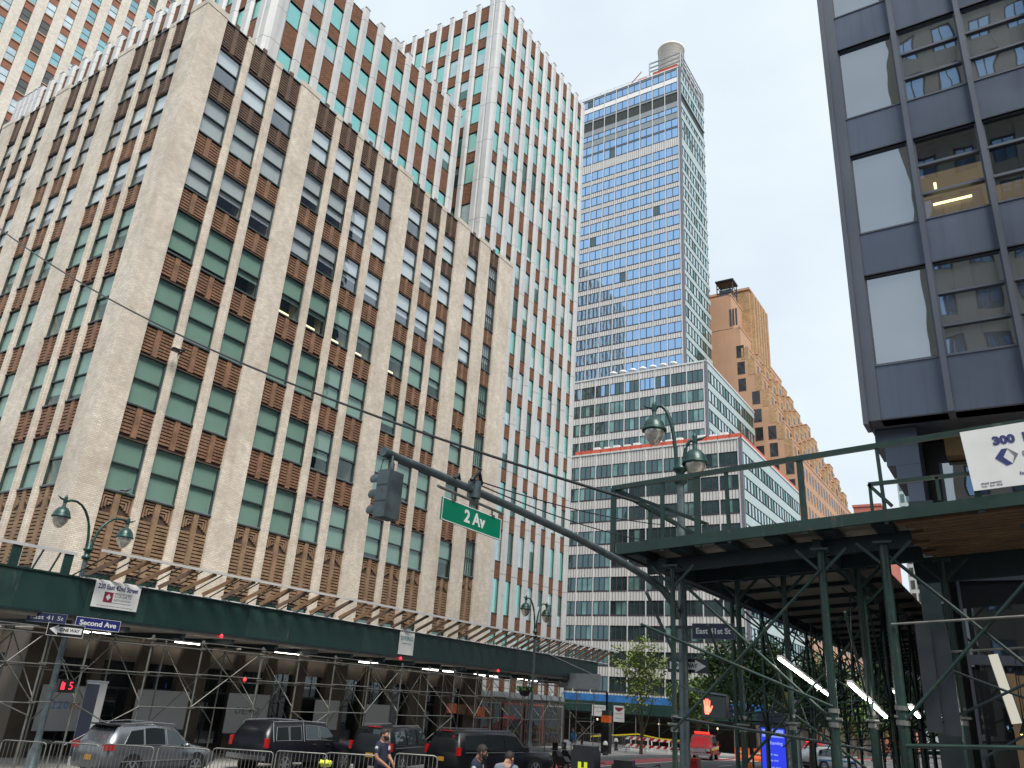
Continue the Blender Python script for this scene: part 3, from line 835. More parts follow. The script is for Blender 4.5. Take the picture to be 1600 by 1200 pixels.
    q = MB(); q.lathe([(0, 0), (2.55, 0), (2.7, .25), (2.7, 7.9), (2.82, 8.0), (2.82, 8.4), (2.3, 8.6), (0, 9.0)], M['tank'], n=28); q.build('drum', t)
    h = MB()
    for k in range(10): h.lathe([(2.705, .8*k+.5), (2.74, .8*k+.53), (2.705, .8*k+.58)], M['stone'], n=28)
    h.build('hoop', t)
    t = thing('water_tank', 'smaller pale tank far back on the tall glazed tower roof', 'water tank', (-45.4, 132., 121.9))
    q = MB(); q.lathe([(0, 0), (1.8, 0), (1.8, 6.3), (1.9, 6.4), (0, 7.0)], M['whitecar'], n=20); q.build('drum', t)
    # plant on the two ledges
    for k in range(13):
        x = -51.2+k*1.62
        if k in (5, 9): continue
        t = thing('air_conditioner', 'white air conditioning box in the row behind the orange ledge net', 'air conditioner', (x, 101.6+.3*(k % 2), 37.9), group='air conditioners behind the orange net')
        q = MB(); q.box(-.5, .5, -.4, .4, .15, 1.45, M['white']); q.box(-.45, -.35, -.3, .3, 0, .15, M['black']); q.box(.35, .45, -.3, .3, 0, .15, M['black']); q.build('casing', t)
        q = MB(); q.lathe([(0, 0), (.38, 0), (.38, .03), (0, .03)], M['hgrey'], n=12)
        o = q.build('fan', t); o.location = (0, -.4, .8); o.rotation_euler = (R(90), 0, 0)
    for k in range(7):
        t = thing('roof_vent', 'white roof vent on the upper ledge of the glazed tower', 'roof vent', (-52.5+k*1.75, 109.4, 53.7), group='vents on the upper ledge')
        q = MB(); q.lathe([(0, 0), (.45, 0), (.45, .9), (.6, .9), (.6, 1.2), (0, 1.5)], M['white'], n=10); q.build('cowl', t)
hotel()

# ---------------------------------------------------------------- the orange stepped building
M['hglass2'] = glass('dark_plain_glass', (.03, .03, .032), (.6, .62, .65), .03, .02, .03, .4)
def orange():
    b = thing('stepped_building', 'orange stucco building climbing in many small setbacks behind the metal tower', 'building', (-30, 135, 0))
    w = MB(); bkp = Parts(b, 'brick_bay'); jobs = []
    lv = [(-39.9, 65.2, 79.2)]
    lv = [(-39.9, 72., 79.4), (-38.4, 67.6, 72.1), (-37.2, 65.2, 67.6)]+[(-36.05+1.13*k, 65.2-3.28*(k+1), 65.2-3.28*k) for k in range(6)]+[(-29.3, 0, 45.5)]
    Y0, Y1 = 135., 184.
    rr = random.Random(4)
    for i, (x, za, zb) in enumerate(lv):
        y1 = Y1-(4*(len(lv)-1-i) if i < 6 else 0)*.6
        w.box(-62, x, Y0, y1, za, zb, M['orange'])
        w.box(x-.35, x+.06, Y0-.06, y1+.05, zb-.18, zb+.22, M['orange'])
        E = Face('E', x)
        if 2 <= i < len(lv)-1:
            y = Y0+5
            while y < y1-4:                                           # brick bays standing out of the steps
                bk = bkp.new(); bk.box(x-1.6, x+.5, y, y+3.4, max(za-3, 0) if i < len(lv)-1 else 30, zb+.55 if i < len(lv)-1 else zb+.5, M['orangebrick'])
                bk.box(x-1.6, x+.55, y-.08, y+3.48, zb+.55 if i < len(lv)-1 else zb+.5, zb+.7 if i < len(lv)-1 else zb+.65, M['orange'])
                y += 9.2
            if i < len(lv)-1: bkp.new().box(x-1.2, x+.03, Y0-.03, Y0+1.2, za, zb, M['orangebrick'])
        def fn(wd=1.1, ht=2.0):
            f = MB(); h = wd/2
            f.box(-h-.06, h+.06, -.04, .05, -.1, 0, M['orange'])
            for a, c, d, e in ((-h, -h+.07, 0, ht), (h-.07, h, 0, ht), (-h, h, 0, .07), (-h, h, ht-.07, ht), (-h, h, ht*.5-.03, ht*.5+.03)): f.box(a, c, -.03, .03, d, e, M['hframe'])
            p = MB(); p.box(-h+.05, h-.05, -.012, .02, .05, ht-.05, M['hglass2']); return [('window', f), ('pane', p)]
        rows = [zb-2.9] if i < len(lv)-1 else [zb-3.3-3.4*k for k in range(11)]
        for z in rows:
            y = Y0+2.2
            while y < y1-1:
                ph = (y-Y0-5) % 9.2
                if i < len(lv)-1 and i < 2: break
                jobs.append((Face('E', x+(.5 if ph < 3.4 and 2 <= i < len(lv)-1 else 0)), y, z+(.4 if ph < 3.4 and i < len(lv)-1 else 0), ('or', 1), fn)); y += 2.3
    gsh = MB(); gsh.box(-29.28, -28.9, 135.5, 184, -2.6, 2.6, M['darkwall']); lbuild(gsh, 'shopfront', b)
    S = Face('S', Y0)
    def fs():
        f = MB(); h = .7; ht = 2.5
        for a, c, d, e in ((-h, -h+.1, 0, ht), (h-.1, h, 0, ht), (-h, h, 0, .1), (-h, h, ht-.1, ht)): f.box(a, c, -.03, .05, d, e, M['hframe'])
        p = MB(); p.box(-h+.08, h-.08, -.012, .03, .08, ht-.08, M['hglass2']); return [('window', f), ('pane', p)]
    for u, z in [(-38.6, 65.7), (-38.55, 62.3), (-38.5, 58.9), (-36.1, 56.), (-36, 52.5), (-35.9, 49), (-35.9, 45.5), (-33.6, 49.), (-33.5, 45.8), (-33.5, 42.4), (-33.5, 39.), (-31, 42.4), (-31, 39)]:
        jobs.append((S, u, z, ('orS', 1), fs))
    # crown with tall slots, and the small windowed lantern
    w.box(-47, -38.3, 142, 153, 79, 83.6, M['orangebrick']); w.box(-47.2, -38.1, 141.8, 153.2, 83.6, 84.1, M['orange'])
    for k in range(6): w.box(-38.3, -37.7, 143+k*1.9, 144.1+k*1.9, 66, 83.2, M['orangebrick'])
    w.box(-46, -38.2, 142.02, 152.9, 66, 79.3, M['orangebrick'])
    for k in range(3): w.box(-40.3+k*.55, -39.95+k*.55, 134.93, 135.02, 72.6, 76.2, M['hframe'])
    lbuild(w, 'wall', b); bkp.done(); place_windows(b, jobs, 100)
    t = thing('roof_cooling_tower', 'dark open steel frame on the roof corner of the orange stepped building', 'cooling tower', (-41.4, 137.5, 79.4)); t.scale = (.82,)*3
    f = MB()
    for x in (-1.9, 1.9):
        for y in (-1.6, 1.6): f.tube((x, y, 0), (x, y, 4.6), .14, M['black'], 6)
    for z in (1.5, 3.0, 4.6):
        f.bar((-1.9, -1.6, z), (1.9, -1.6, z), .15, .2, M['black']); f.bar((1.9, -1.6, z), (1.9, 1.6, z), .15, .2, M['black'])
    f.bar((-1.9, -1.6, 0), (1.9, -1.6, 3), .1, .1, M['black']); f.bar((1.9, -1.6, 0), (-1.9, -1.6, 3), .1, .1, M['black'])
    f.build('frame', t)
    q = MB(); q.box(-1.5, 1.5, -1.2, 1.3, 0, 2.7, M['hcorner']); q.build('tank', t)
    q = MB(); q.prism([(-2.2, -2), (2.2, -2), (2.2, 2), (-2.2, 2)], 4.6, 5.0, M['black']); q.build('canopy', t)
orange()

# small far buildings
t = thing('far_building', 'small pink brick building far down the avenue beside the orange one', 'building', (-20, 215, 0))
q = MB(); q.box(-34.3, -27.8, 215, 240, -4, 55.2, M['brickred']); q.box(-34.5, -27.6, 214.8, 240.2, 55.2, 55.8, M['brickred']); lbuild(q, 'wall', t)
q = MB()
for k in range(2):
    for j in range(10): q.box(-33+k*2.8, -32+k*2.8, 214.95, 215.05, 6+j*4, 8.2+j*4, M['hdark'])
lbuild(q, 'window', t)['kind'] = 'stuff'
t = thing('far_building', 'tiny grey building top between the orange and the pink brick buildings', 'building', (-47, 262, 0))
q = MB(); q.box(-47.5, -41.5, 262, 280, -4, 64.0, M['hgrey']); q.box(-46, -44, 263, 266, 64.0, 66, M['hpanel2']); lbuild(q, 'wall', t)
t = thing('far_tower', 'slim grey tower with a grid of windows far off beside the dark block', 'tower block', (-27, 240, 0))
q = MB(); q.box(-26.2, -17, 240, 256, -4, 69.5, M['hpanel2']); q.box(-24.2, -17, 240.3, 255, 69.5, 92, M['hpanel2']); lbuild(q, 'wall', t)
q = MB()
for k in range(6):
    for j in range(19): q.box(-25.7+k*1.55, -24.7+k*1.55, 239.9, 240.02, 4+j*3.4, 6.3+j*3.4, M['hdark'])
lbuild(q, 'window', t)['kind'] = 'stuff'
# ---------------------------------------------------------------- dark block on the right and the stone block behind the camera
def dark_block():
    X0, Y, ZB = -2.58, 19.0, 9.98
    b = thing('office_block', 'dark blue-grey office block with big mirror windows raised above the right-hand shed', 'office block', (X0, Y, 0))
    S = Face('S', Y); wall = MB(); fins = MB(); jobs = []
    P, F0 = 1.315, 3.69
    wall.box(X0+.02, 22, Y+.45, 60, ZB+.02, 62, M['bronze'])
    S.box(fins, X0, -2.235, -.5, .05, ZB, 62, M['bronzefin']); S.box(fins, X0-.03, -2.5, -.5, .16, ZB-.1, 62, M['bronzefin'])
    bays = [(-2.235+P*k*1.0, -.84+P*k) for k in range(10)]
    bays = [(-2.235, -.86)]+[(-.71+1.54*k, .69+1.54*k) for k in range(7)]
    for i, (u0, u1) in enumerate(bays):
        e = bays[i+1][0] if i+1 < len(bays) else u1+.14
        S.box(fins, u1, e, -.5, .03, ZB, 62, M['bronze']); m_ = (u1+e)/2
        S.box(fins, m_-.06, m_+.06, .03, .12, ZB, 62, M['bronzefin'])
        for k in range(14):
            z0 = ZB if k == 0 else 11.4+F0*(k-1)+2.42
            z1 = 11.4+F0*k
            S.box(wall, u0, u1, -.45, -.02, z0, z1, M['bronze'])
            S.box(wall, u0, u1, -.45, .0, z1-.05, z1-.01, M['bronzefin']); S.box(wall, u0, u1, -.45, .0, z0+.0, z0+.03, M['black'])
            if k == 13: continue
            lit = (i, k) == (1, 1) or (i, k) == (2, 1)
            hop = i >= 1
            def fn(wd=round(u1-u0, 2), lit=lit, hop=hop, i=i):
                f = MB(); h = wd/2; ht = 2.42
                for a, c, d, e_ in ((-h, -h+.03, 0, ht), (h-.03, h, 0, ht), (-h, h, 0, .03), (-h, h, ht-.03, ht)): f.box(a, c, .06, .2, d, e_, M['bronzefin'])
                if hop:
                    for zc in (.75, 1.6): f.box(-h, h, .05, .2, zc-.035, zc+.035, M['bronzefin'])
                p = MB(); p.box(-h+.02, h-.02, .12, .14, .02, ht-.02, M['gopen'] if lit else M['gright'])
                return [('window', f), ('pane', p)]
            jobs.append((S, (u0+u1)/2, 11.4+F0*k, ('dk', round(u1-u0, 2), lit, hop), fn))
    # the room's lamplight is put into thin glowing sheets behind the glass
    place_windows(b, jobs, 100)
    z0, z1 = 11.4+F0-.05, 11.4+F0+2.5
    rm = MB()
    rm.box(-.7, .68, Y+.40, Y+.44, z0, z0+1.55, M['roomglow']); rm.box(.84, 2.2, Y+.40, Y+.44, z0, z0+.75, M['roomglow'])
    lbuild(rm, 'room_glow', b)
    lt = MB(); lt.box(-.5, .35, Y+.30, Y+.34, z0+.55, z0+.60, M['tubewarm']); lt.box(-.42, -.36, Y+.3, Y+.33, z0+.95, z0+1.2, M['tubewarm']); lbuild(lt, 'ceiling_light', b)
    # lower storeys, set back under the overhang, with stepped brackets at the corner
    lo = MB()
    lo.box(-1.75, 22, Y+2.0, 58, gz(5, 30)-.2, ZB-.02, M['black'])
    for k in range(4): lo.box(-2.5+.19*k, -1.6, Y+.7+.0*k, Y+1.9, ZB-.45*(k+1), ZB-.45*k-.004, M['bronze'])
    lo.box(-1.95, -1.45, Y+.62, Y+1.95, gz(-1.7, 20), ZB-1.8, M['ibeam'])
    lo.box(-1.1, 22, Y+1.5, Y+1.99, ZB-.55, ZB-.02, M['warmwood'])
    lbuild(lo, 'lower_wall', b)
    for i in range(5):
        x = -1.3+i*2.1
        f = MB(); f.box(x, x+.06, Y+1.85, Y+1.98, gz(x, Y)+.3, ZB-.6, M['bronzefin']); f.box(x, x+2.1, Y+1.86, Y+1.975, gz(x, Y)+3.1, gz(x, Y)+3.3, M['bronzefin']); f.box(x, x+2.1, Y+1.86, Y+1.975, gz(x, Y)+4.9, gz(x, Y)+5.05, M['bronzefin'])
        w = lbuild(f, 'lobby_window', b)
        p = MB(); p.box(x+.06, x+2.1, Y+1.92, Y+1.95, gz(x, Y)+5.05, ZB-.6, M['gright']); p.box(x+.06, x+2.1, Y+1.92, Y+1.95, gz(x, Y)+.3, gz(x, Y)+5.05, M['shopglass']); q = p.build('pane', w)
    lbuild(fins, 'mullion', b); lbuild(wall, 'wall', b)
M['roomglow'] = emis('room_glow_sheet', (.42, .29, .17), .30)  # warm room light given as the sheet's own emission
M['tubewarm'] = emis('warm_light_strip', (1.0, .72, .32), 3.0)
dark_block()
def stone_block():
    b = thing('stone_block', 'tan stone block with blue-paned windows, seen only mirrored in the dark block', 'building', (-2.75, -13, 0))
    N = Face('N', -13); w = MB(); jobs = []
    w.box(-2.75, 30, -40, -13.5, -.5, 65.5, M['stone'])
    us = [(-2.1+2.3*k, -2.1+2.3*k+1.35) for k in range(12)]
    cuts = [-2.75]+[e for u in us for e in u]+[30]
    for i in range(0, len(cuts), 2): N.box(w, cuts[i], cuts[i+1], -.5, 0, -.5, 65.5, M['stone'])
    for u0, u1 in us:
        for k in range(18):
            z = 3+3.5*k
            N.box(w, u0, u1, -.5, -.12, z-1.6 if k else -.5, z, M['stone'])
            def fn():
                f = MB(); h = .625
                for a, c, d, e in ((-h, -h+.08, 0, 1.9), (h-.08, h, 0, 1.9), (-h, h, 0, .08), (-h, h, 1.82, 1.9), (-.04, .04, 0, 1.9)): f.box(a, c, .2, .3, d, e, M['hframe'])
                p = MB(); p.box(-h+.06, h-.06, .24, .27, .05, 1.85, M['hblue']); return [('window', f), ('pane', p)]
            jobs.append((N, (u0+u1)/2, z, ('st', 1), fn))
        N.box(w, u0, u1, -.5, -.12, 64.4, 65.5, M['stone'])
    lbuild(w, 'wall', b); place_windows(b, jobs, 100)
stone_block()

# ---------------------------------------------------------------- long green sidewalk shed on the left
def left_shed():
    X = -28.5; y0, y1 = 10.4, 57.5; gb = .13
    b = thing('sidewalk_shed', 'long dark green sidewalk shed on grey pipe scaffolding along the pale brick block', 'sidewalk shed', (X, 15, 0))
    f = MB()
    ys = [y0]+[13.9+2.44*k for k in range(18)]+[y1]
    for a, c in zip(ys, ys[1:]): f.box(X-.03, X, a+.006, c-.006, 5.22, 6.46, M['fascia2'] if int(a*7) % 3 == 0 else M['fascia'])
    f.box(X-.05, X+.04, y0, y1, 6.46, 6.52, M['gsteel']); f.box(X-.1, X+.02, y0, y1, 5.14, 5.22, M['ibeam'])
    f.box(-33.8, X-.04, y1-.03, y1, 5.22, 6.46, M['fascia'])
    lbuild(f, 'fascia', b)
    d = MB(); d.box(-33.85, X-.06, y0, y1, 5.02, 5.14, M['deck'])
    for k in range(20): d.box(-33.8, X-.1, y0+.5+k*2.44, y0+.66+k*2.44, 4.82, 5.02, M['ibeam'])
    lbuild(d, 'deck', b)
    # outriggers: planks leaning outward, carrying a top rail
    o = Parts(b, 'outrigger_plank'); k = 0; y = 16.6
    while y < 58:
        ln = .75
        o.bar((X+.05, y-.55, 6.58), (X+1.0, y+.25, 7.36), .06, .15, M['wood'] if k % 3 else M['spanold'])
        k += 1; y += .95+.05*(k % 3)
    o.done()
    o = Parts(b, 'outrigger_strut'); y = 16.1
    while y < 58.6: o.tube((X+.03, y-.5, 6.5), (X+1.02, y+.2, 7.36), .028, M['gsteel'], 5); y += .97
    o.done()
    r = MB(); r.bar((X+1.02, 15.9, 7.40), (X+1.02, 59, 7.40), .09, .09, M['hmull']); r.bar((X+1.0, 15.9, 6.53), (X+.12, 15.9, 6.53), .06, .06, M['gsteel'])
    r.tube((X+.06, 15.9, 6.50), (X+.06, 59, 6.50), .03, M['hmull'], 5)
    lbuild(r, 'top_rail', b)
    h = MB(); h.bar((X, y0, 7.25), (X, 15.6, 7.25), .08, .1, M['hmull'])
    for y in (10.9, 11.9, 13.55, 15.35): h.box(X-.06, X, y-.16, y+.16, 6.5, 7.22, M['fascia'])
    for y in (11.4, 12.6, 14.2, 14.8): h.bar((X, y, 6.5), (X, y+.22, 7.22), .05, .05, M['gsteel'])
    lbuild(h, 'guard_rail', b)
    ps = [10.9, 13.1, 15.45, 16.93, 19.44, 21.75, 24.88, 27.1, 29.4, 31.92, 34.46, 36.8, 39.24, 41.5, 43.3, 45.3, 46.9, 49.3, 51.8, 54.4, 57.2]
    for rowx, rr in ((X-.12, .036), (X-2.6, .033)):
        for i, y in enumerate(ps):
            if rowx < X-3 and y > 50: continue
            q = MB(); q.tube((rowx, y, gb), (rowx, y, 4.86), rr, M['galv'], 8); q.box(rowx-.09, rowx+.09, y-.09, y+.09, gb, gb+.02, M['galv']); q.tube((rowx, y, 4.74), (rowx, y, 4.84), .06, M['galv'], 8)
            lbuild(q, 'pole', b)
    q = Parts(b, 'ledger_pipe')
    for rowx in (X-.12, X-2.6):
        for i, (a, c) in enumerate(zip(ps, ps[1:])):
            for z in ((4.72, 4.5, 3.52, 2.3) if rowx > X-1 else (4.6, 3.4)):
                if z == 2.3 and i % 3 == 0: continue
                dz = .04*((i*7) % 3-1)
                q.tube((rowx+.06, a-.12, z+dz), (rowx+.06, c+.12, z+dz), .024, M['galv'], 6)
    q.done()
    q = Parts(b, 'brace')
    for i, (a, c) in enumerate(zip(ps, ps[1:])):
        xx = X-.05
        if i % 4 == 1: q.tube((xx, a, 4.7), (xx, c, 2.3), .022, M['galv'], 6); q.tube((xx-.05, a, 2.35), (xx-.05, c, 4.65), .022, M['galv'], 6)
        if i % 4 == 3: q.tube((xx, a, 2.3), (xx, c, 1.2), .022, M['galv'], 6); q.tube((xx, c, 2.3), (xx-.02, a, 1.0), .022, M['galv'], 6)
        q.tube((X-.15, a, 2.5), (X-2.5, a, 4.5), .022, M['galv'], 6)
        if i % 2: q.tube((X-2.6, a, 1.6), (X-2.6, c, 4.5), .022, M['galv'], 6); q.tube((X-2.62, c, 1.6), (X-2.62, a, 4.5), .022, M['galv'], 6)
    q.tube((X-.05, 10.9, 4.4), (X-.05, 15.4, 4.75), .022, M['galv'], 6); q.tube((X-.05, 10.9, 3.6), (X-.05, 15.45, 1.9), .022, M['galv'], 6)
    q.done()
    for i, (y, k) in enumerate([(17.9, 1), (22.0, 1), (27.6, 1.3), (33.3, 1.2), (38.7, 1.2), (40.4, .8), (43.8, 1), (45.4, .7), (49, 1), (50.6, .6), (13, 1)]):
        t = thing('strip_light', 'lit strip light under the roof of the left-hand scaffold shed', 'strip light', (X-1.5, y, 4.78), group='strip lights under the long shed')
        q = MB(); q.box(-.08, .08, -.62*k, .62*k, 0, .05, M['white']); q.build('housing', t)
        q = MB(); q.box(-.05, .05, -.58*k, .58*k, -.05, -.002, M['tube']); q.build('tube', t)
    for i, y in enumerate([22.4, 34.0, 43.5, 24.0]):
        z = (5.1, 5.08, 5.05, 3.5)[i]
        t = thing('warning_lamp', 'small red warning lamp hung from the edge of the long green shed', 'warning lamp', (X+.08, y, z), group='red lamps along the long shed')
        q = MB(); q.lathe([(0, -.09), (.06, -.07), (.075, 0), (.05, .06), (0, .07)], M['redlamp'], n=10); q.build('lens', t)
        q = MB(); q.lathe([(.03, .06), (.03, .12), (0, .12)], M['black'], n=8); q.build('cap', t)
left_shed()

def board(name, label, cat, origin, xdir, updir, w, h, m, group=None, th=.025, rim=None):
    """flat sign board centred on origin; returns the thing and a function giving a world point (a along, b up)"""
    x = Vector(xdir).normalized(); y = Vector(updir); y = (y-x*y.dot(x)).normalized(); z = x.cross(y); o = Vector(origin)
    t = thing(name, label, cat, o, 0, group)
    def P(a, b, c=0.): return o+x*a+y*b+z*c
    mb = MB()
    mb.prism([(-w/2, -h/2), (w/2, -h/2), (w/2, h/2), (-w/2, h/2)], -th, 0, m, lambda a, b, c: P(a, b, c))
    lbuild(mb, 'board', t)
    if rim:
        r = MB(); k = .012*max(1, h*2)
        for a0, a1, b0, b1 in ((-w/2, w/2, h/2-k, h/2), (-w/2, w/2, -h/2, -h/2+k), (-w/2, -w/2+k, -h/2+k, h/2-k), (w/2-k, w/2, -h/2+k, h/2-k)):
            r.prism([(a0, b0), (a1, b0), (a1, b1), (a0, b1)], 0.001, .004, rim, lambda a, b, c: P(a, b, c))
        lbuild(r, 'border', t)
    def T(s, a, b, size, mm, width=None, bold=0., name='lettering', up=None):
        ob = text(s, size, mm, t, P(a, b, .004), x, y, name, width=width, bold=bold); ob.location = -t.location; return ob
    def shape(poly, mm, nm='emblem', c0=.002, c1=.006):
        s_ = MB(); s_.prism(poly, c0, c1, mm, lambda a, b, c: P(a, b, c)); return lbuild(s_, nm, t)
    return t, T, shape, P
def rectp(a0, a1, b0, b1): return [(a0, b0), (a1, b0), (a1, b1), (a0, b1)]
EY = dict(xdir=(0, 1, 0), updir=(0, 0, 1))                       # boards facing the avenue
SX = dict(xdir=(1, 0, 0), updir=(0, 0, 1))                       # boards facing south

t, T, shape, P = board('shed_sign', 'white sign reading 220 East 42nd Street on the long green fascia', 'sign', (-28.40, 17.42, 6.03), w=1.82, h=.93, m=M['white'], **EY)
T('220 East 42nd Street', 0, .27, .24, M['inkblue'], 1.62, .006)
shape(rectp(-.5, -.15, -.26, .1), M['inkred'], 'emblem'); shape([(-.42, -.08), (-.33, -.2), (-.23, -.08), (-.33, .04)], M['white'], 'emblem', .006, .009)
shape(rectp(-.12, .62, .085, .1), M['inkgrey'], 'border'); shape(rectp(-.12, .62, -.26, -.245), M['inkgrey'], 'border')
T('COLGATE', .25, 0, .17, M['inkgrey'], .66); T('RESTORATION', .25, -.15, .10, M['inkgrey'], .66)
T('for more information about this building', 0, -.38, .06, M['inkgrey'], 1.4)
t, T, shape, P = board('shed_sign', 'narrow pale banner reading SPRING hanging on the long green fascia', 'sign', (-28.45, 34.4, 5.9), w=1.22, h=1.24, m=M['white'], **EY)
T('SPRING', 0, .2, .3, M['inkteal'], 1.0, .004); T('scaffolding', 0, -.05, .1, M['inkteal'], .8)
board('blank_sign', 'blank grey sign board hung under the far end of the long green shed', 'sign', (-27.75, 53, 4.98), w=3.4, h=1.0, m=M['hgrey'], **SX)
c = thing('stay_cable', 'thin stay wire slanting down over the far end of the long green fascia', 'cable', (-28.4, 48.2, 6.6))
q = MB(); q.tube((-28.4, 48.2, 6.7), (-28.3, 57, 5.5), .02, M['hmull'], 5); lbuild(q, 'wire', c)

# posters in the shopfront behind the scaffolding
def poster(label, y, z, w, h, txt=None, cols=None, x=-33.6):
    t, T, shape, P = board('shop_poster', label, 'poster', (x, y, z), w=w, h=h, m=M['poster'], **EY)
    if txt:
        n = len(txt); tot = w*.62
        if cols:
            for i, ch in enumerate(txt): T(ch, -tot/2+tot*(i+.5)/n, .1, w*.17, cols[i], None, .008)
        else: T(txt, 0, .1, w*.17, M['inkgrey'], tot, .004)
bl = mat('light_blue_ink', (.10, .28, .55), .6); rd = mat('coral_ink', (.55, .16, .12), .6)
poster('pale window poster reading 220E42 in blue and coral behind the left-hand lamp post', 19.7, 1.95, 2.5, 1.7, '220E42', [bl, bl, bl, rd, rd, bl])
poster('pale window poster reading 0E42 above the grey car bonnet', 28.9, 1.95, 2.6, 1.8, '0E42')
poster('plain pale window panel between the blue street kiosk and the grey car roof', 24.0, 2.0, 2.7, 1.6)
poster('plain pale window panel above the roof of the dark pickup', 34.4, 2.0, 1.9, 1.5)
poster('plain pale window panel over the first black car', 38.7, 1.9, 2.2, 1.5)
c = thing('shop_barrier_panel', 'row of orange and amber panels at the far end under the long shed', 'panel', (-33.3, 47, 2.6))
q = MB()
for k in range(5): q.box(-33.4, -33.3, 45.2+k*1.15, 46.2+k*1.15, 2.35-.05*k, 2.95-.04*k, M['orangep'] if k % 3 == 0 else M['span'])
lbuild(q, 'panel', c)

# ---------------------------------------------------------------- green shed on the right, along the rising cross street and up the avenue
M['soffwood'] = mat('brown_soffit_plank', (.15, .092, .048), .8, var=.35, scale=2.0, streak=.35, bump=.3)
def right_shed():
    Y = 15.0; s = .075
    b = thing('sidewalk_shed', 'dark green steel shed with a railed deck under the dark office block on the right', 'sidewalk shed', (-6, Y, 0))
    zt = lambda x: 6.52+s*(x+6.7)                                # deck level
    zg = lambda x, y: gz(x, y)+.1
    d = MB()
    d.bar((-7.05, Y, zt(-7.05)-.05), (12, Y, zt(12)-.05), .08, .21, M['gsteel'])
    d.bar((-7.05, Y+.05, zt(-7)-.05), (-7.05, 60, zt(-7)-.05), .08, .21, M['gsteel'])
    for x0, x1, y0, y1 in ((-7.0, 12, Y+.05, 18.85), (-7.0, -2.7, 18.9, 60)):
        d.add([(x0, y0, zt(x0)), (x1, y0, zt(x1)), (x1, y1, zt(x1)), (x0, y1, zt(x0)), (x0, y0, zt(x0)+.05), (x1, y0, zt(x1)+.05), (x1, y1, zt(x1)+.05), (x0, y1, zt(x0)+.05)],
              [(3,2,1,0),(4,5,6,7),(0,1,5,4),(1,2,6,5),(2,3,7,6),(3,0,4,7)], M['deck'])
    lbuild(d, 'deck', b)
    d = Parts(b, 'soffit_plank')                                 # corrugated planks showing under the street side
    for k in range(15):
        x0 = -1.75+.12*((k*5) % 4); zz = .16+.05*((k*3) % 3)
        d.bar((x0, Y+.22+k*.235, zt(x0)-zz), (12, Y+.22+k*.235, zt(12)-zz), .20, .06, M['soffwood'] if k % 3 else M['wood'])
    for k in range(9): d.bar((-1.3+k*1.6, Y+.3, zt(-1.3+k*1.6)-.09), (-1.3+k*1.6, 18.7, zt(-1.3+k*1.6)-.09), .09, .08, M['ibeam'])
    d.done()
    j = Parts(b, 'joist')
    for k in range(6):
        x = -6.75+k*.95; j.bar((x, Y+.1, zt(x)-.1), (x, 18.8, zt(x)-.1), .3, .16, M['ibeam'])
    for k in range(21): j.bar((-7.0, 19.6+k*1.95, zt(-7)-.06), (-2.7, 19.6+k*1.95, zt(-2.7)-.06), .12, .10, M['ibeam'])
    j.done()
    h = Parts(b, 'header_beam')
    for y in (15.95, 17.5): h.bar((-6.75, y, zt(-6.75)-.30), (-1.6, y, zt(-1.6)-.30), .16, .28, M['ibeam'])
    for x in (-6.3, -3.2): h.bar((x, 15.6, zt(x)-.32), (x, 60, zt(x)-.32), .16, .26, M['ibeam'])
    h.bar((-1.9, 18.75, zt(-1.9)-.42), (12, 18.75, zt(12)-.42), .2, .5, M['ibeam'])
    h.done()
    r = Parts(b, 'guard_rail')
    zr = lambda x: 7.76+.068*(x+7.18)
    r.bar((-7.18, Y, zr(-7.18)), (12, Y, zr(12)), .07, .1, M['gsteel'])
    r.bar((-7.15, Y, zr(-7.1)), (-7.15, 34, zr(-7.1)), .07, .1, M['gsteel'])
    r.bar((-2.1, Y, zt(-2.1)+.55), (-.45, Y, zt(-.45)+.48), .05, .07, M['gsteel']); r.bar((-2.1, Y, zt(-2.1)+.55), (-1.75, Y, zt(-1.75)+.1), .05, .06, M['gsteel'])
    r.bar((-2.08, Y, zt(-2)), (-2.08, Y, zt(-2)+.55), .05, .05, M['gsteel']); r.bar((-1.0, Y, zt(-1)+.1), (-1.0, Y, zt(-1)+.5), .05, .05, M['gsteel'])
    r.bar((-7.1, Y+.05, zr(-7.1)-.05), (-5.2, Y+.35, zt(-5.2)+.3), .05, .07, M['gsteel']); r.bar((-6.0, 15.1, zt(-6)+.55), (-5.4, 15.2, zt(-5.4)+.02), .03, .04, M['gsteel'])
    r.done()
    for x, lean, w in ((-7.15, .0, .10), (-6.04, .0, .07), (-5.3, .0, .12), (-4.7, .03, .07), (-3.27, .02, .11), (-1.9, .03, .06), (-.46, .05, .10), (1.2, .0, .10), (3.2, .0, .1)):
        q = MB(); q.bar((x+lean, Y+.01, zt(x)-.2), (x, Y+.01, zr(x)), w, .06, M['gsteel'], up=(0, 1, 0)); lbuild(q, 'rail_post', b)
    for y in (17, 19.5, 22, 25, 28, 31, 34):
        q = MB(); q.bar((-7.15, y, zt(-7.15)-.2), (-7.15, y, zr(-7.15)), .06, .08, M['gsteel'], up=(1, 0, 0)); lbuild(q, 'rail_post', b)
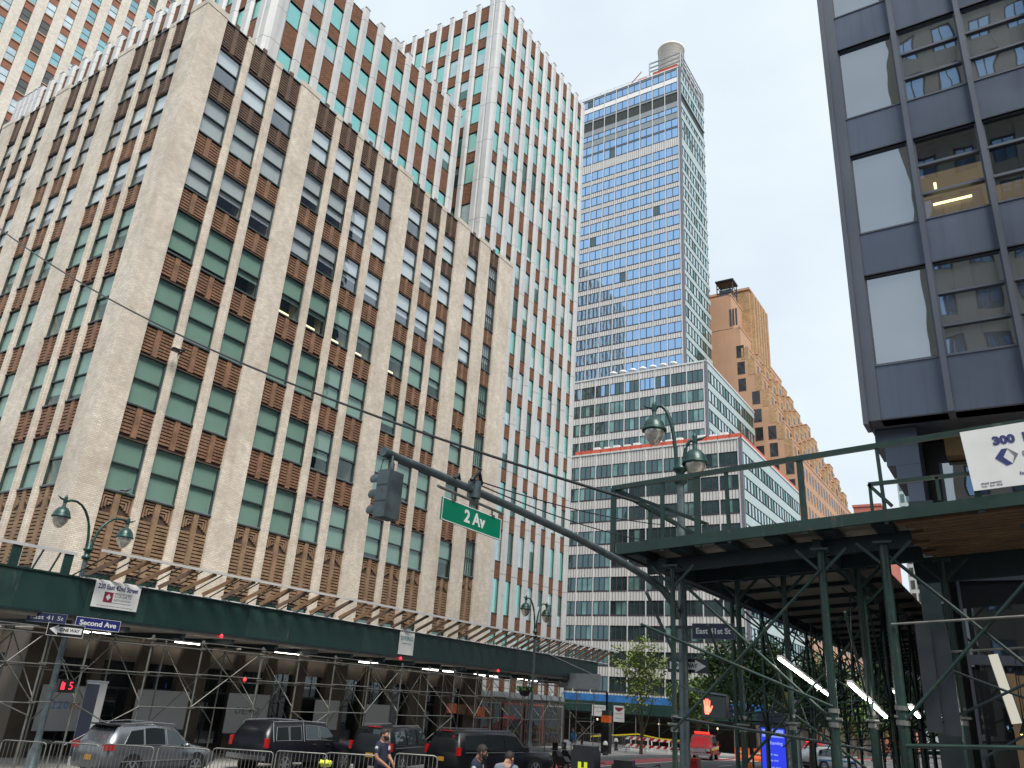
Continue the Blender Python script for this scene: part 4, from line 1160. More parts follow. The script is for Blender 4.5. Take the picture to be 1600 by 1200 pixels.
    def post(x, y, rr=.055, collar=True):
        q = MB(); z0, z1 = zg(x, y), zt(x)-.44
        q.tube((x, y, z0), (x, y, z1), rr, M['gsteel'], 10); q.box(x-.16, x+.16, y-.16, y+.16, z1-.02, z1+.02, M['gsteel']); q.box(x-.12, x+.12, y-.12, y+.12, z0-.02, z0+.01, M['gsteel'])
        q.bar((x-.45, y, z1+.02), (x, y, z1-.42), .05, .05, M['gsteel']); q.bar((x+.45, y, z1+.02), (x, y, z1-.42), .05, .05, M['gsteel'])
        if collar:
            q.tube((x, y, z0+1.72), (x, y, z0+1.8), rr+.025, M['galv'], 10); q.tube((x, y, z0+1.95), (x, y, z0+2.02), rr+.02, M['galv'], 10); q.tube((x-.12, y-.03, z0+1.85), (x+.14, y-.05, z0+1.85), .03, M['galv'], 6)
        lbuild(q, 'post', b)
    for x, rr in ((-6.0, .05), (-3.1, .075), (-2.02, .085), (.55, .075), (3.2, .075), (6.0, .075)): post(x, Y+.42, rr)
    for x in (-5.35, -4.35, -2.85, -1.3, 1.0, 3.6): post(x, 17.6, .06)
    ay = [20.2+2.6*k for k in range(15)]
    for i, y in enumerate(ay):
        post(-6.3, y, .055, False)
        post(-3.2, y, .06, i % 2 == 0)
    br = Parts(b, 'brace'); g = M['gsteel']
    for x0, x1 in ((-6.0, -3.1), (-3.1, -2.02), (-2.02, .55), (.55, 3.2)):
        z0 = zg(x0, Y); z1 = zt(x0)-.6; w = (x1-x0)
        if w > 2: br.tube((x0, Y+.36, z0+1.75), (x1, Y+.36, zt(x1)-.8), .032, g, 7); br.tube((x1, Y+.42, zg(x1, Y)+1.8), (x0, Y+.42, z1), .032, g, 7)
    br.tube((-6.6, Y+.2, zt(-6.6)-1.55), (-3.1, Y+.34, 3.65), .028, g, 7)
    br.tube((-6.0, Y+.3, 3.3), (-2.9, 17.6, 2.95), .03, M['ibeam'], 7)
    br.tube((-2.02, Y+.3, 5.02), (6, Y+.3, 5.0+s*8), .022, M['galv'], 6); br.tube((-1.45, 15.9, 4.62), (6, 15.9, 4.62+.09*7), .022, M['galv'], 6)
    br.tube((-2.0, Y+.25, 3.12), (6, Y+.25, 3.16+.06*8), .035, g, 7)
    br.tube((-1.4, 15.9, 4.4), (2.2, 15.9, 3.0), .024, M['ibeam'], 6); br.tube((-1.5, 15.8, 3.5), (1.6, 15.8, 5.1), .024, M['ibeam'], 6); br.tube((-1.0, 16.2, 3.0), (1.6, 16.2, 4.6), .024, M['ibeam'], 6)
    br.tube((-5.35, 17.6, 4.2), (-2.85, 17.6, 2.5), .028, g, 6); br.tube((-5.35, 17.66, 2.5), (-2.85, 17.66, 5.2), .028, g, 6); br.tube((-4.35, 17.5, 2.6), (-4.35, 17.5, 2.7), .03, g, 6)
    for x in (-5.35, -4.35, -2.85, -1.3): br.tube((x, 17.6, zg(x, 17.6)+1.9), (x+.1, Y+.3, zg(x, Y)+3.6), .026, g, 6)
    for i, (a, c) in enumerate(zip(ay, ay[1:])):
        for x in (-6.3, -3.2):
            z0, z1 = zg(x, a)+1.6, zt(x)-.7
            br.tube((x, a, z0), (x, c, z1), .026, g, 6)
            br.tube((x+.06, c, z0), (x+.06, a, z1), .026, g, 6)
            br.tube((x-.05, a-.1, zg(x, a)+2.0), (x-.05, c+.1, zg(x, c)+2.0), .026, g, 6)
        br.tube((-6.3, a, zg(-6, a)+2.1), (-3.2, a, zg(-3, a)+2.1+s*3), .026, g, 6)
        if i % 2 == 0: br.tube((-6.3, a, zg(-6, a)+2.2), (-3.2, a, zt(-3.2)-.7), .024, g, 6); br.tube((-3.2, a, zg(-3, a)+2.2), (-6.3, a, zt(-6.3)-.7), .024, g, 6)
    rr3 = random.Random(31)
    for k in range(60):                                           # the tangle of thin tubes farther in
        x0, x1 = rr3.uniform(-5.6, -3.4), rr3.uniform(-5.6, -2.9); y0 = rr3.uniform(17.5, 40); y1 = y0+rr3.uniform(.5, 3)
        za, zb = zg(x0, y0)+rr3.uniform(1.2, 2.6), zg(x1, y1)+rr3.uniform(2.4, 4.6)
        br.tube((x0, y0, za), (x1, y1, zb), .018, M['ibeam'] if k % 3 else M['gsteel'], 5)
    br.done()
    for i, (p0, p1) in enumerate([((-4.0, 15.55, 4.42), (-4.0, 19.5, 3.95)), ((-2.85, 15.7, 4.05), (-2.85, 17.0, 3.87)), ((-2.85, 17.15, 3.86), (-2.85, 19.3, 3.57)), ((-2.3, 16.9, 4.0), (-2.3, 18.0, 3.9)), ((-2.1, 17.2, 3.75), (-2.1, 18.2, 3.6)), ((-1.7, 16.8, 3.75), (-1.7, 17.8, 3.6))]):
        t = thing('strip_light', ['longest lit strip light slung inside the right-hand shed', 'short lit strip light between the posts of the right-hand shed'][0 if i == 0 else 1], 'strip light', p0, group=None if i == 0 else 'short strip lights inside the right-hand shed')
        a, c = Vector((0, 0, 0)), Vector(p1)-Vector(p0)
        q = MB(); q.bar(a+Vector((0, 0, .035)), c+Vector((0, 0, .035)), .09, .05, M['white']); q.build('housing', t)
        q = MB(); q.bar(a, c, .055, .035, M['tube']); q.build('tube', t)
right_shed()
t, T, shape, P = board('shed_sign', 'large white sign starting 300 EAST with a diamond emblem on the right-hand shed rail', 'sign', (.22, 14.93, 7.72), (1, 0, .07), (-.04, 0, 1), 1.46, 1.05, M['white'])
T('300  EAST', .17, .27, .19, M['inkblue'], .92, .012)
shape([(-.31, -.02), (-.19, .12), (-.10, .12), (-.19, -.02), (-.08, -.15), (-.17, -.17)], M['inkblue']); shape([(-.10, .12), (.03, 0), (-.08, -.15), (-.03, -.02)], M['inkgrey'])
T('PA', .16, -.01, .12, M['inkgrey'], .15); T('for more', .13, -.33, .075, M['inkblue'], .3); T('shed permit', -.45, -.42, .055, M['inkgrey'], .3); T('no. on file', -.45, -.47, .04, M['inkgrey'], .3)
M['panelblack'] = mat('scuffed_black_panel', (.020, .024, .032), .5, var=.2, streak=.3)
# pair of dark upright panels and the corner column of the dark block's entrance
t = thing('sign_panel', 'pair of tall blank dark panels hung on a post of the right-hand shed', 'panel', (-1.55, 15.5, 4.1))
q = MB(); q.box(-.13, .1, -.02, .02, -.75, .95, M['panelblack']); q.build('board', t)
q = MB(); q.box(.12, .36, .05, .09, -.78, .85, M['panelblack']); q.build('board', t)
# shop inside the ground floor: lit strip, pendant lamps, mural board
t = thing('light_panel', 'tall cream light panel standing in the dark lobby window', 'light panel', (-.62, 19.0, 3.6))
q = MB(); q.bar((-.1, 0, 1.25), (.12, 0, .0), .17, .05, emis('cream_panel', (1, .95, .8), .3), up=(0, 1, 0)); q.build('panel', t)
q = MB(); q.bar((-.1, .06, 1.25), (.12, .06, 0.), .2, .05, M['bronzefin'], up=(0, 1, 0)); q.build('frame', t)
for i, (x, y, z) in enumerate([(-.36, 19.3, 3.42), (.02, 19.3, 3.16)]):
    t = thing('pendant_lamp', ['left one of two small warm pendant lamps in the lobby window', 'right, lower one of two small warm pendant lamps in the lobby window'][i], 'pendant lamp', (x, y, z), group='pendant lamps in the lobby')
    q = MB(); q.lathe([(.03, .28), (.05, .22), (.13, .03), (.14, 0), (0, .0)], M['black'], n=14); q.tube((0, 0, .28), (0, 0, 1.4), .008, M['black'], 4); q.build('lamp_shade', t)
    q = MB(); q.lathe([(0, -.035), (.11, -.02), (.12, -.002), (0, -.002)], emis('warm_lamp', (1, .55, .15), 3.5), n=12); q.build('bulb', t)
t = thing('warm_panelling', 'brown timber panelling between the lobby columns at the lower right', 'panelling', (0, 20.9, 1.7))
q = MB()
for k in range(9): q.box(-.62+k*.2, -.44+k*.2, -.12, -.06, 0, 2.9-.03*(k % 3), M['warmwood'])
q.build('board', t)
t, T, shape, P = board('mural_board', 'bright board of blue, yellow and red shapes at the lower right corner', 'mural', (1.1, 18.2, 2.45), w=1.5, h=.9, m=M['signblue'], **SX)
shape([(-.1, -.3), (.1, .2), (.35, .3), (.5, .1), (.4, -.1), (.15, -.35)], M['yellow'], 'shape'); shape([(.4, .1), (.7, .35), (.74, -.3), (.45, -.2)], M['redcar'], 'shape', .006, .009); shape([(-.6, -.4), (-.5, -.1), (-.3, -.15), (-.25, -.4)], M['hivis'], 'shape'); shape([(.05, -.4), (.4, -.3), (.5, -.4)], M['white'], 'shape')

# ---------------------------------------------------------------- lamps, mast arm, signals and street signs
def lamp_head(mb_g, mb_l, c, k=1.):
    """bell-shaped hood with a clear tear-drop globe hanging at c"""
    x, y, z = c
    mb_g.lathe([(0, .42*k), (.05*k, .42*k), (.055*k, .30*k), (.14*k, .26*k), (.22*k, .16*k), (.26*k, .05*k), (.27*k, .0), (.29*k, -.005*k), (.29*k, -.05*k), (.25*k, -.06*k), (.24*k, -.02*k), (0, .02*k)], M['lampgreen'], c, 20)
    mb_l.lathe([(.235*k, -.055*k), (.22*k, -.16*k), (.16*k, -.28*k), (.08*k, -.37*k), (0, -.40*k)], M['globe'], c, 18)
def finial(mb, c, k=1., dirx=(0, 1, 0)):
    d = Vector(dirx); c = Vector(c)
    mb.lathe([(.045*k, -.12*k), (.07*k, -.04*k), (.05*k, .04*k), (.06*k, .08*k), (.03*k, .14*k), (0, .2*k)], M['lampgreen'], c, 10)
    mb.path([c, c+d*.16*k+Vector((0, 0, .03*k)), c+d*.27*k+Vector((0, 0, .10*k))], [.04*k, .03*k, .008], M['lampgreen'], 6)
def twin_lamp(name, label, x, y, zb, zpole, arms, k=1., box=True, group=None):
    """arms: list of (offset vector of lamp hang point from pole top)"""
    t = thing(name, label, 'street lamp', (x, y, zb), group=group)
    H_ = zpole-zb
    p = MB(); p.lathe([(.26, 0), (.26, .1), (.2, .18), (.18, .7), (.13, .85), (.105, 1.1), (.085, H_)], M['polegrey'] if name != 'green' else M['lampgreen'], n=14)
    p.lathe([(.09, H_-.35), (.16, H_-.3), (.16, H_-.22), (.10, H_-.18), (.10, H_-.06), (.17, H_), (.17, H_+.06), (.11, H_+.1), (.1, H_+.25), (0, H_+.3)], M['lampgreen'], n=14)
    p.build('pole', t)
    for d in arms:
        d = Vector(d); h = Vector((d.x, d.y, 0)); top = d.z
        a = MB(); b0 = Vector((0, 0, H_+.1)); side = h.normalized()
        pts = []
        for i in range(9):
            s_ = i/8; ang = s_*math.pi*.62
            pts.append(b0+side*(.09+(h.length-.09)*(1-math.cos(ang))/(1-math.cos(math.pi*.62)))+Vector((0, 0, (top-.1+.42*k+.05)*math.sin(ang)/math.sin(math.pi*.62) if ang < math.pi/2 else (top-.1+.42*k+.05)*(1/math.sin(math.pi*.62)-(1-math.sin(ang))/math.sin(math.pi*.62)))))
        end = Vector((h.x, h.y, H_+top+.42*k))
        pts[-1] = end+Vector((0, 0, .05)); a.path(pts, [.045*k]*5+[.04*k]*4, M['lampgreen'], 8)
        finial(a, end+Vector((0, 0, .1)), k, side); ao = a.build('arm', t)
        g, l = MB(), MB(); lamp_head(g, l, (h.x, h.y, H_+top), k)
        go = g.build('lamp_hood', t); l.build('globe', go)
    return t
twin_lamp('street_lamp', 'green twin-armed street lamp beside the 220 East 42nd Street sign', -28.85, 16.15, .13, 7.5, [(0, -1.29, 1.0), (0, 1.27, .76)], 1.12)
twin_lamp('street_lamp', 'green twin-armed street lamp standing before the far end of the silver-finned tower', -27.5, 46.2, .13, 7.6, [(0, -1.35, 1.35), (0, 1.35, 1.25)], 1.25)
twin_lamp('street_lamp', 'large dark twin-armed street lamp rising through the deck of the right-hand shed', -6.36, 16.9, gz(-6.45, 16.9), 8.6, [(-.59, -.12, 1.05), (.33, .1, .2)], 1.03)
t = thing('mast_arm', 'long grey-green signal arm curving up and out from the central lamp pole', 'mast arm', (-6.45, 16.9, 5.3))
q = MB(); pts = [(-6.45, 16.85, 5.3), (-6.46, 16.6, 5.55), (-6.47, 16.1, 5.76), (-6.48, 15.2, 5.90), (-6.5, 14.3, 5.99), (-6.5, 12.2, 6.11), (-6.5, 10, 6.16), (-6.5, 8.3, 6.17), (-6.5, 7.05, 6.17)]
q.path(pts, [.085, .085, .08, .075, .07, .065, .06, .055, .05], M['polegrey'], 12); q.tube((-6.5, 7.12, 6.17), (-6.5, 7.0, 6.17), .062, M['polegrey'], 12); lbuild(q, 'arm', t)
q = MB(); q.path([(-6.45, 16.8, 4.4), (-6.47, 16.0, 5.0), (-6.48, 15.2, 5.6)], .035, M['polegrey'], 8); q.tube((-6.5, 9.0, 6.05), (-6.5, 9.0, 6.3), .1, M['polegrey'], 8)
q.path([(-6.45, 9.1, 6.28), (-6.4, 8.95, 6.42), (-6.42, 8.8, 6.26)], .03, M['black'], 6); q.path([(-6.55, 8.7, 6.22), (-6.5, 8.6, 6.3), (-6.46, 8.45, 6.2)], .025, M['black'], 6); lbuild(q, 'clamp', t)
q = MB(); q.tube((-6.5, 8.16, 6.02), (-6.5, 9.78, 6.00), .022, M['galv'], 8); q.tube((-6.5, 9.0, 6.0), (-6.5, 9.0, 6.1), .03, M['polegrey'], 8); lbuild(q, 'sign_hanger', t)
t, T, shape, P = board('street_sign', 'green sign reading 2 Av hung below the signal arm', 'street sign', (-6.48, 9.0, 5.745), (0, 1, 0.0), (0, 0, 1), 1.46, .31, M['signgreen'], rim=M['white'])
T('2 Av', .04, 0, .24, M['white'], .52, .008)
q = MB()
for y in (8.5, 9.5): q.box(-6.51, -6.49, y-.012, y+.012, 5.88, 6.0, M['galv']); q.box(-6.53, -6.47, y-.04, y+.04, 5.88, 5.92, M['galv'])
lbuild(q, 'hanger', t)
t = thing('traffic_light', 'grey three-lamp traffic signal seen from the side at the tip of the signal arm', 'traffic light', (-6.5, 7.12, 5.26))
t.rotation_euler = (0, 0, R(-90)); t.scale = (.86,)*3; t.location = (-6.5, 7.12, 5.34)
q = MB(); q.box(-.16, .16, -.02, .19, 0, .68, M['polegrey']); q.box(-.165, .165, -.015, .185, .225, .235, M['black']); q.box(-.165, .165, -.015, .185, .455, .465, M['black']); q.build('housing', t)
q = MB()
for z in (.115, .345, .57):
    n = 10; vs = []
    for rr, yy in ((.105, -.02), (.10, -.22)):
        for i in range(n+1):
            a = math.pi*(-.15+1.3*i/n); vs.append((rr*math.cos(a), yy if i not in (0, n) else yy*.9, z+rr*math.sin(a)))
    q.add(vs, [(i, i+1, n+2+i, n+1+i) for i in range(n)], M['polegrey'], True)
    q.add([(v[0]*.97, v[1], z+(v[2]-z)*.97) for v in vs], [(i, i+1, n+2+i, n+1+i) for i in range(n)], M['black'], True)
vis = q.build('visor', t)
q = MB()
for z in (.115, .345, .57): q.tube((0, -.03, z), (0, -.018, z), .095, M['black'], 14)
q.build('lens', t)
q = MB(); q.path([(0, .08, .66), (0, .09, .80), (0, .05, .92)], .035, M['polegrey'], 8); q.path([(0, .1, .86), (0, -.1, .9), (0, -.13, .74), (0, 0, .66), (0, .06, .7)], .012, M['polegrey'], 6); q.build('hanger', t)

t, T, shape, P = board('street_sign', 'navy sign reading East 41st St on the central pole under the shed', 'street sign', (-5.46, 16.2, 4.95), w=.88, h=.31, m=M['signnavy'], rim=M['inkgrey'], **SX)
T('East 41st St', 0, 0, .155, M['white'], .72, .004)
q = MB(); q.box(-6.4, -5.9, 16.22, 16.26, 5.0, 5.06, M['black']); lbuild(q, 'bracket', t)
t, T, shape, P = board('one_way_sign', 'black ONE WAY sign pointing right on the central pole under the shed', 'one way sign', (-6.32, 17.06, 4.32), w=.90, h=.28, m=M['black'], rim=M['black'], **SX)
shape([(-.41, -.075), (.16, -.075), (.16, -.125), (.40, 0), (.16, .125), (.16, .075), (-.41, .075)], M['white'], 'arrow')
T('ONE', -.235, 0, .12, M['black'], .27, .004).location.y -= .004; T('WAY', .08, 0, .12, M['black'], .27, .004).location.y -= .004
t = thing('pedestrian_signal', 'pedestrian signal box showing a lit red hand, on the central pole', 'pedestrian signal', (-5.42, 15.98, 3.52))
q = MB(); q.box(-.245, .245, 0, .2, -.2, .2, M['black']); q.box(-.235, .235, -.012, 0, -.19, .19, M['sashdk']); q.tube((-.35, .1, .27), (.25, .1, .22), .03, M['polegrey'], 8); q.tube((-.95, .8, .4), (-.35, .1, .27), .03, M['polegrey'], 8); q.build('housing', t)
hand = MB(); rl = emis('red_hand', (1, .09, .05), 3.2)
def hp(poly): hand.prism(poly, .013, .016, rl, lambda a, b, c: (a-.12, -c, b))
hp([(-.045, -.13), (.03, -.13), (.055, -.03), (.05, .02), (-.06, .02), (-.06, -.06)])
for i, (x, l, d) in enumerate([(-.06, .10, -.012), (-.03, .125, -.005), (.0, .125, .003), (.028, .10, .01)]): hp([(x, .02), (x+.022, .02), (x+.022+d, .02+l), (x+d, .02+l)])
hp([(.05, -.04), (.095, .03), (.11, .015), (.06, -.09), (.035, -.1)])
hand.build('lit_hand', t)
t = thing('pedestrian_signal', 'pedestrian signal with a lit red countdown on the left-hand lamp post', 'pedestrian signal', (-28.3, 16.4, 2.88)); t.scale = (.85,)*3
q = MB(); q.box(-.1, .1, -.45, .25, -.25, .25, M['black']); q.tube((-.15, -.5, .05), (-.05, -.3, .05), .03, M['black'], 6); q.build('housing', t)
o = text('5', .42, M['redlamp'], t, (.102, .05, 0), (0, 1, 0), (0, 0, 1), 'lit_digit'); 
q = MB(); q.box(.1, .105, -.36, -.2, -.14, .12, M['redlamp']); q.box(.1, .104, -.34, -.3, .1, .17, M['redlamp']); q.build('lit_hand', t)
t, T, shape, P = board('street_sign', 'blue sign reading Second Ave on the left-hand lamp post', 'street sign', (-28.36, 16.95, 4.98), w=1.70, h=.38, m=M['signblue'], rim=M['white'], **EY)
T('Second Ave', 0, 0, .24, M['white'], 1.4, .006)
t, T, shape, P = board('street_sign', 'small dark blue cross-street sign half hidden behind a scaffold pole on the left', 'street sign', (-28.4, 15.1, 5.0), (.5, .86, 0), (0, 0, 1), 1.2, .32, M['signnavy'], rim=M['inkgrey'])
T('East 41 St', 0, 0, .2, M['poster'], 1.0)
t, T, shape, P = board('one_way_sign', 'small ONE WAY sign pointing left on the left-hand lamp post', 'one way sign', (-28.33, 15.82, 4.66), w=1.31, h=.42, m=M['black'], rim=M['white'], **EY)
shape([(.58, -.1), (-.28, -.1), (-.28, -.17), (-.58, 0), (-.28, .17), (-.28, .1), (.58, .1)], M['white'], 'arrow')
ob = T('ONE WAY', .14, 0, .15, M['black'], .7, .004); ob.location.x += .004

def cable(label, pts, r=.018, group=None):
    pts = [Vector(p) for p in pts]; a, b = pts[0], pts[-1]; n = 22; sag = pts[1].z if len(pts) == 3 else .3
    t = thing('overhead_cable', label, 'cable', a, group=group)
    vs = [a.lerp(b, i/n)-Vector((0, 0, sag*4*(i/n)*(1-i/n))) for i in range(n+1)]
    q = MB(); q.path(vs, r, M['black'], 6); return lbuild(q, 'wire', t)
cable('thick black overhead cable sagging across the pale brick block', [(-46, 13.2, 27.2), Vector((0, 0, 1.5)), (-6.3, 14.4, 7.25)], .034)
cable('upper thin wire running from the signal arm to the right-hand shed', [(-6.45, 8.9, 6.3), Vector((0, 0, .10)), (-6.0, 15.0, 6.9)], .010)
cable('lower thin wire running from the signal arm to the right-hand shed', [(-6.45, 8.9, 6.26), Vector((0, 0, .10)), (-6.4, 15.0, 6.6)], .010)
# ---------------------------------------------------------------- vehicles
M['plate'] = mat('amber_number_plate', (.42, .22, .03), .5)
def car(name, label, cat, x, y, rz, st, paint, glassw, rear_glass, front_glass, wheels, wr=.37, lw=.98, extra=None, group=None, z=None, trim=None, fl=.40):
    """st: stations along the length (y, half width, sill z, belt z, roof z, half roof width)"""
    t = thing(name, label, cat, (x, y, gz(x, y) if z is None else z), rz, group)
    b = MB(); n = len(st); rings = []
    for (yy, hw, zl, zb, zr, hr) in st:
        h = [(hw*.93, zl), (hw, zl+.14), (hw*1.0, (zl+zb)/2+.05), (hw*.975, zb), (hr, zr-.05 if zr-zb > .2 else zr-.02), (hr*.8, zr)]
        rings.append([(a, yy, c) for a, c in h]+[(-a, yy, c) for a, c in reversed(h)])
    k = 12; vs = [v for r in rings for v in r]; fs = []
    for i in range(n-1):
        for j in range(k): fs.append((i*k+j, i*k+(j+1) % k, (i+1)*k+(j+1) % k, (i+1)*k+j))
    fs += [tuple(range(k)), tuple(range((n-1)*k, n*k))]
    b.add(vs, fs, paint, True)
    for wy in wheels:
        for s in (-1, 1):
            hw = lerp_tab([(q[0], q[1]) for q in st], wy)
            q_ = MB(); q_.tube((s*(hw-.22), wy, wr+.02), (s*(hw+.006), wy, wr+.02), wr+.09, M['black'], 20); b.v, b.f, b.mi, b.sm
            off = len(b.v); b.v += q_.v
            for f, mi, sm in zip(q_.f, q_.mi, q_.sm): b.f.append(tuple(off+a for a in f)); b.mi.append(b.slot(q_.mats[mi])); b.sm.append(sm)
    b.build('body', t)
    xs = lambda q: [(s_[0], s_[q]) for s_ in st]
    def side(yy, tt, s, off=.024):
        zb, zr = lerp_tab(xs(3), yy), lerp_tab(xs(4), yy)-.05; a = lerp_tab(xs(1), yy)*.975; c = lerp_tab(xs(5), yy)
        return (s*(a+(c-a)*tt+off), yy, zb+(zr-zb)*tt)
    for poly in glassw:
        for s in (-1, 1):
            w = MB(); pts = [side(yy, tt, s) for yy, tt in poly]; inn = [side(yy, tt, s, -.01) for yy, tt in poly]; m = len(pts)
            w.add(pts+inn, [tuple(range(m)), tuple(range(2*m-1, m-1, -1))]+[(i, (i+1) % m, m+(i+1) % m, m+i) for i in range(m)], M['carglass'])
            wo = w.build('side_window', t)
            if trim:
                e = MB()
                for i in range(m): e.tube(pts[i], pts[(i+1) % m], .009, trim, 5)
                e.build('trim', wo)
    for nm, g in (('rear_window', rear_glass), ('windscreen', front_glass)):
        if not g: continue
        (y0, z0, h0), (y1, z1, h1) = g; w = MB()
        d = Vector((0, z1-z0, -(y1-y0))).normalized()*(.015 if nm == 'windscreen' else -.015)
        if d.z < 0: d = -d
        pts = [Vector((-h0, y0, z0))+d, Vector((h0, y0, z0))+d, Vector((h1, y1, z1))+d, Vector((-h1, y1, z1))+d]
        w.add(pts+[p-d*1.5 for p in pts], [(0, 1, 2, 3), (7, 6, 5, 4), (0, 1, 5, 4), (1, 2, 6, 5), (2, 3, 7, 6), (3, 0, 4, 7)], M['carglass']); w.build(nm, t)
    for wy in wheels:
        hw = lerp_tab(xs(1), wy)
        for s in (-1, 1):
            w = MB(); c = Vector((s*(hw-.1), wy, wr)); ax = Vector((s, 0, 0))
            w.tube(c-ax*.11, c+ax*.115, wr, M['rubber'], 22); wo = w.build('wheel', t)
            r = MB(); r.tube(c+ax*.10, c+ax*.125, wr*.62, M['black'], 18)
            for q in range(6):
                a = q*math.pi/3; dv = Vector((0, math.cos(a), math.sin(a))); r.bar(c+ax*.128+dv*.04, c+ax*.125+dv*wr*.66, .06, .02, M['rim'], up=ax)
            r.tube(c+ax*.11, c+ax*.135, .07, M['rim'], 10)
            n_ = 18; vv = []
            for rr in (wr*.62, wr*.70):
                for q in range(n_): a = 2*math.pi*q/n_; vv.append(c+ax*.13+Vector((0, math.cos(a)*rr, math.sin(a)*rr)))
            r.add(vv, [(q, (q+1) % n_, n_+(q+1) % n_, n_+q) for q in range(n_)], M['rim']); r.build('rim', wo)
    if extra: extra(t)
    return t
def part_boxes(t, name, boxes, m):
    q = MB()
    for bx in boxes: q.box(*bx, m)
    return q.build(name, t)
SUV = [(-2.42, .80, .45, .98, 1.02, .70), (-2.34, .92, .36, 1.03, 1.25, .66), (-1.98, .95, .32, 1.05, 1.68, .64), (-.6, .965, .30, 1.04, 1.75, .66), (.35, .96, .30, 1.02, 1.70, .64), (1.12, .95, .30, 1.0, 1.12, .70), (2.0, .92, .32, .92, .98, .66), (2.4, .80, .40, .74, .78, .55)]
def ex_suv(t):
    for s in (-1, 1):
        part_boxes(t, 'tail_light', [(s*.60, s*.93, -2.44, -2.18, .95, 1.14)], M['tail'])
        q = MB(); q.path([(s*.62, -1.8, 1.74), (s*.63, -.6, 1.80), (s*.60, .4, 1.74)], .02, M['chrome'], 6); q.build('roof_rail', t)
        q = MB(); q.lathe([(0, -.09), (.12, -.07), (.13, .05), (0, .09)], M['greycar'], n=10); o = q.build('mirror', t); o.location = (s*1.05, .72, 1.08)
    part_boxes(t, 'number_plate', [(-.16, .16, -2.45, -2.425, .62, .78)], M['plate'])
    part_boxes(t, 'rear_spoiler', [(-.6, .6, -2.2, -1.9, 1.68, 1.72)], M['black']); part_boxes(t, 'side_trim', [(-.985, -.97, -1.9, 1.1, .60, .63), (.97, .985, -1.9, 1.1, .60, .63)], M['chrome'])
    q = MB(); q.path([(.3, -1.9, 1.73), (.28, -2.15, 2.05)], [.012, .006], M['black'], 5); q.build('antenna', t)
car('parked_car', 'silver-grey family SUV with red tail lights behind the left-hand barriers', 'car', -27.3, 19.35, R(6), SUV, M['greycar'],
    [[(-1.85, .12), (-1.05, .10), (-1.02, .86), (-1.55, .80)], [(-1.0, .10), (-.6, .10), (-.12, .10), (-.12, .90), (-.6, .90), (-.98, .90)], [(-.05, .10), (.92, .10), (.42, .84), (-.05, .90)]],
    ((-2.3, 1.18, .66), (-2.02, 1.62, .58)), ((1.05, 1.1, .72), (.42, 1.64, .60)), (-1.42, 1.38), extra=ex_suv, trim=M['chrome'])
PK = [(-2.95, .92, .52, 1.12, 1.16, .86), (-2.86, 1.0, .46, 1.18, 1.55, .80), (-2.55, 1.01, .44, 1.2, 1.90, .76), (-.9, 1.01, .44, 1.2, 1.95, .78), (-.5, 1.01, .44, 1.2, 1.95, .78), (.6, 1.0, .44, 1.2, 1.90, .76), (1.35, 1.0, .44, 1.2, 1.27, .82), (2.6, .98, .46, 1.16, 1.20, .80), (2.92, .92, .50, 1.02, 1.05, .76)]
def ex_pk(t):
    for s in (-1, 1):
        part_boxes(t, 'tail_light', [(s*.86, s*1.02, -2.97, -2.84, 1.0, 1.34)], M['tail'])
        part_boxes(t, 'mirror', [(s*1.02, s*1.28, .85, 1.0, 1.18, 1.42)], M['black'])
        part_boxes(t, 'door_handle', [(s*1.005, s*1.03, -.3, -.12, 1.08, 1.12), (s*1.005, s*1.03, .55, .73, 1.08, 1.12)], M['chrome'])
    q = MB()
    for s in (-1, 1):
        q.tube((s*1.0, -2.6, 1.22), (s*.78, -2.55, 1.9), .02, M['chrome'], 5); q.tube((s*1.02, -.86, 1.22), (s*.80, -.86, 1.93), .02, M['chrome'], 5); q.path([(s*.76, -2.5, 1.92), (s*.79, -.9, 1.97), (s*.77, .55, 1.92)], .02, M['chrome'], 5)
    q.build('roof_trim', t)
    part_boxes(t, 'bumper', [(-.98, .98, -3.05, -2.93, .55, .72)], M['chrome'])
car('pickup_truck', 'blue-black pickup with a covered bed and silver window trim under the scaffolding', 'pickup truck', -26.9, 26.2, R(4), PK, M['navycar'],
    [[(-2.45, .08), (-1.72, .08), (-1.7, .82), (-2.35, .82)], [(-1.66, .08), (-.98, .08), (-.98, .82), (-1.64, .82)], [(-.72, .10), (.08, .10), (.08, .88), (-.7, .88)], [(.15, .10), (1.15, .10), (.66, .86), (.15, .88)]],
    ((-2.82, 1.32, .76), (-2.6, 1.78, .70)), ((1.28, 1.26, .84), (.68, 1.83, .70)), (-1.85, 1.85), .40, extra=ex_pk, trim=M['rim'])
SB = [(-2.85, .90, .48, 1.06, 1.10, .82), (-2.78, .98, .42, 1.10, 1.35, .80), (-2.66, 1.01, .38, 1.12, 1.86, .76), (-1.0, 1.02, .36, 1.12, 1.93, .77), (.5, 1.02, .36, 1.12, 1.90, .76), (1.15, 1.01, .36, 1.12, 1.24, .80), (2.5, 1.0, .40, 1.06, 1.12, .80), (2.82, .95, .46, .92, .98, .74)]
SBW = [[(-2.45, .12), (-1.35, .10), (-1.35, .88), (-2.4, .86)], [(-1.25, .10), (-.3, .10), (-.3, .90), (-1.25, .90)], [(-.2, .10), (.95, .10), (.52, .86), (-.2, .90)]]
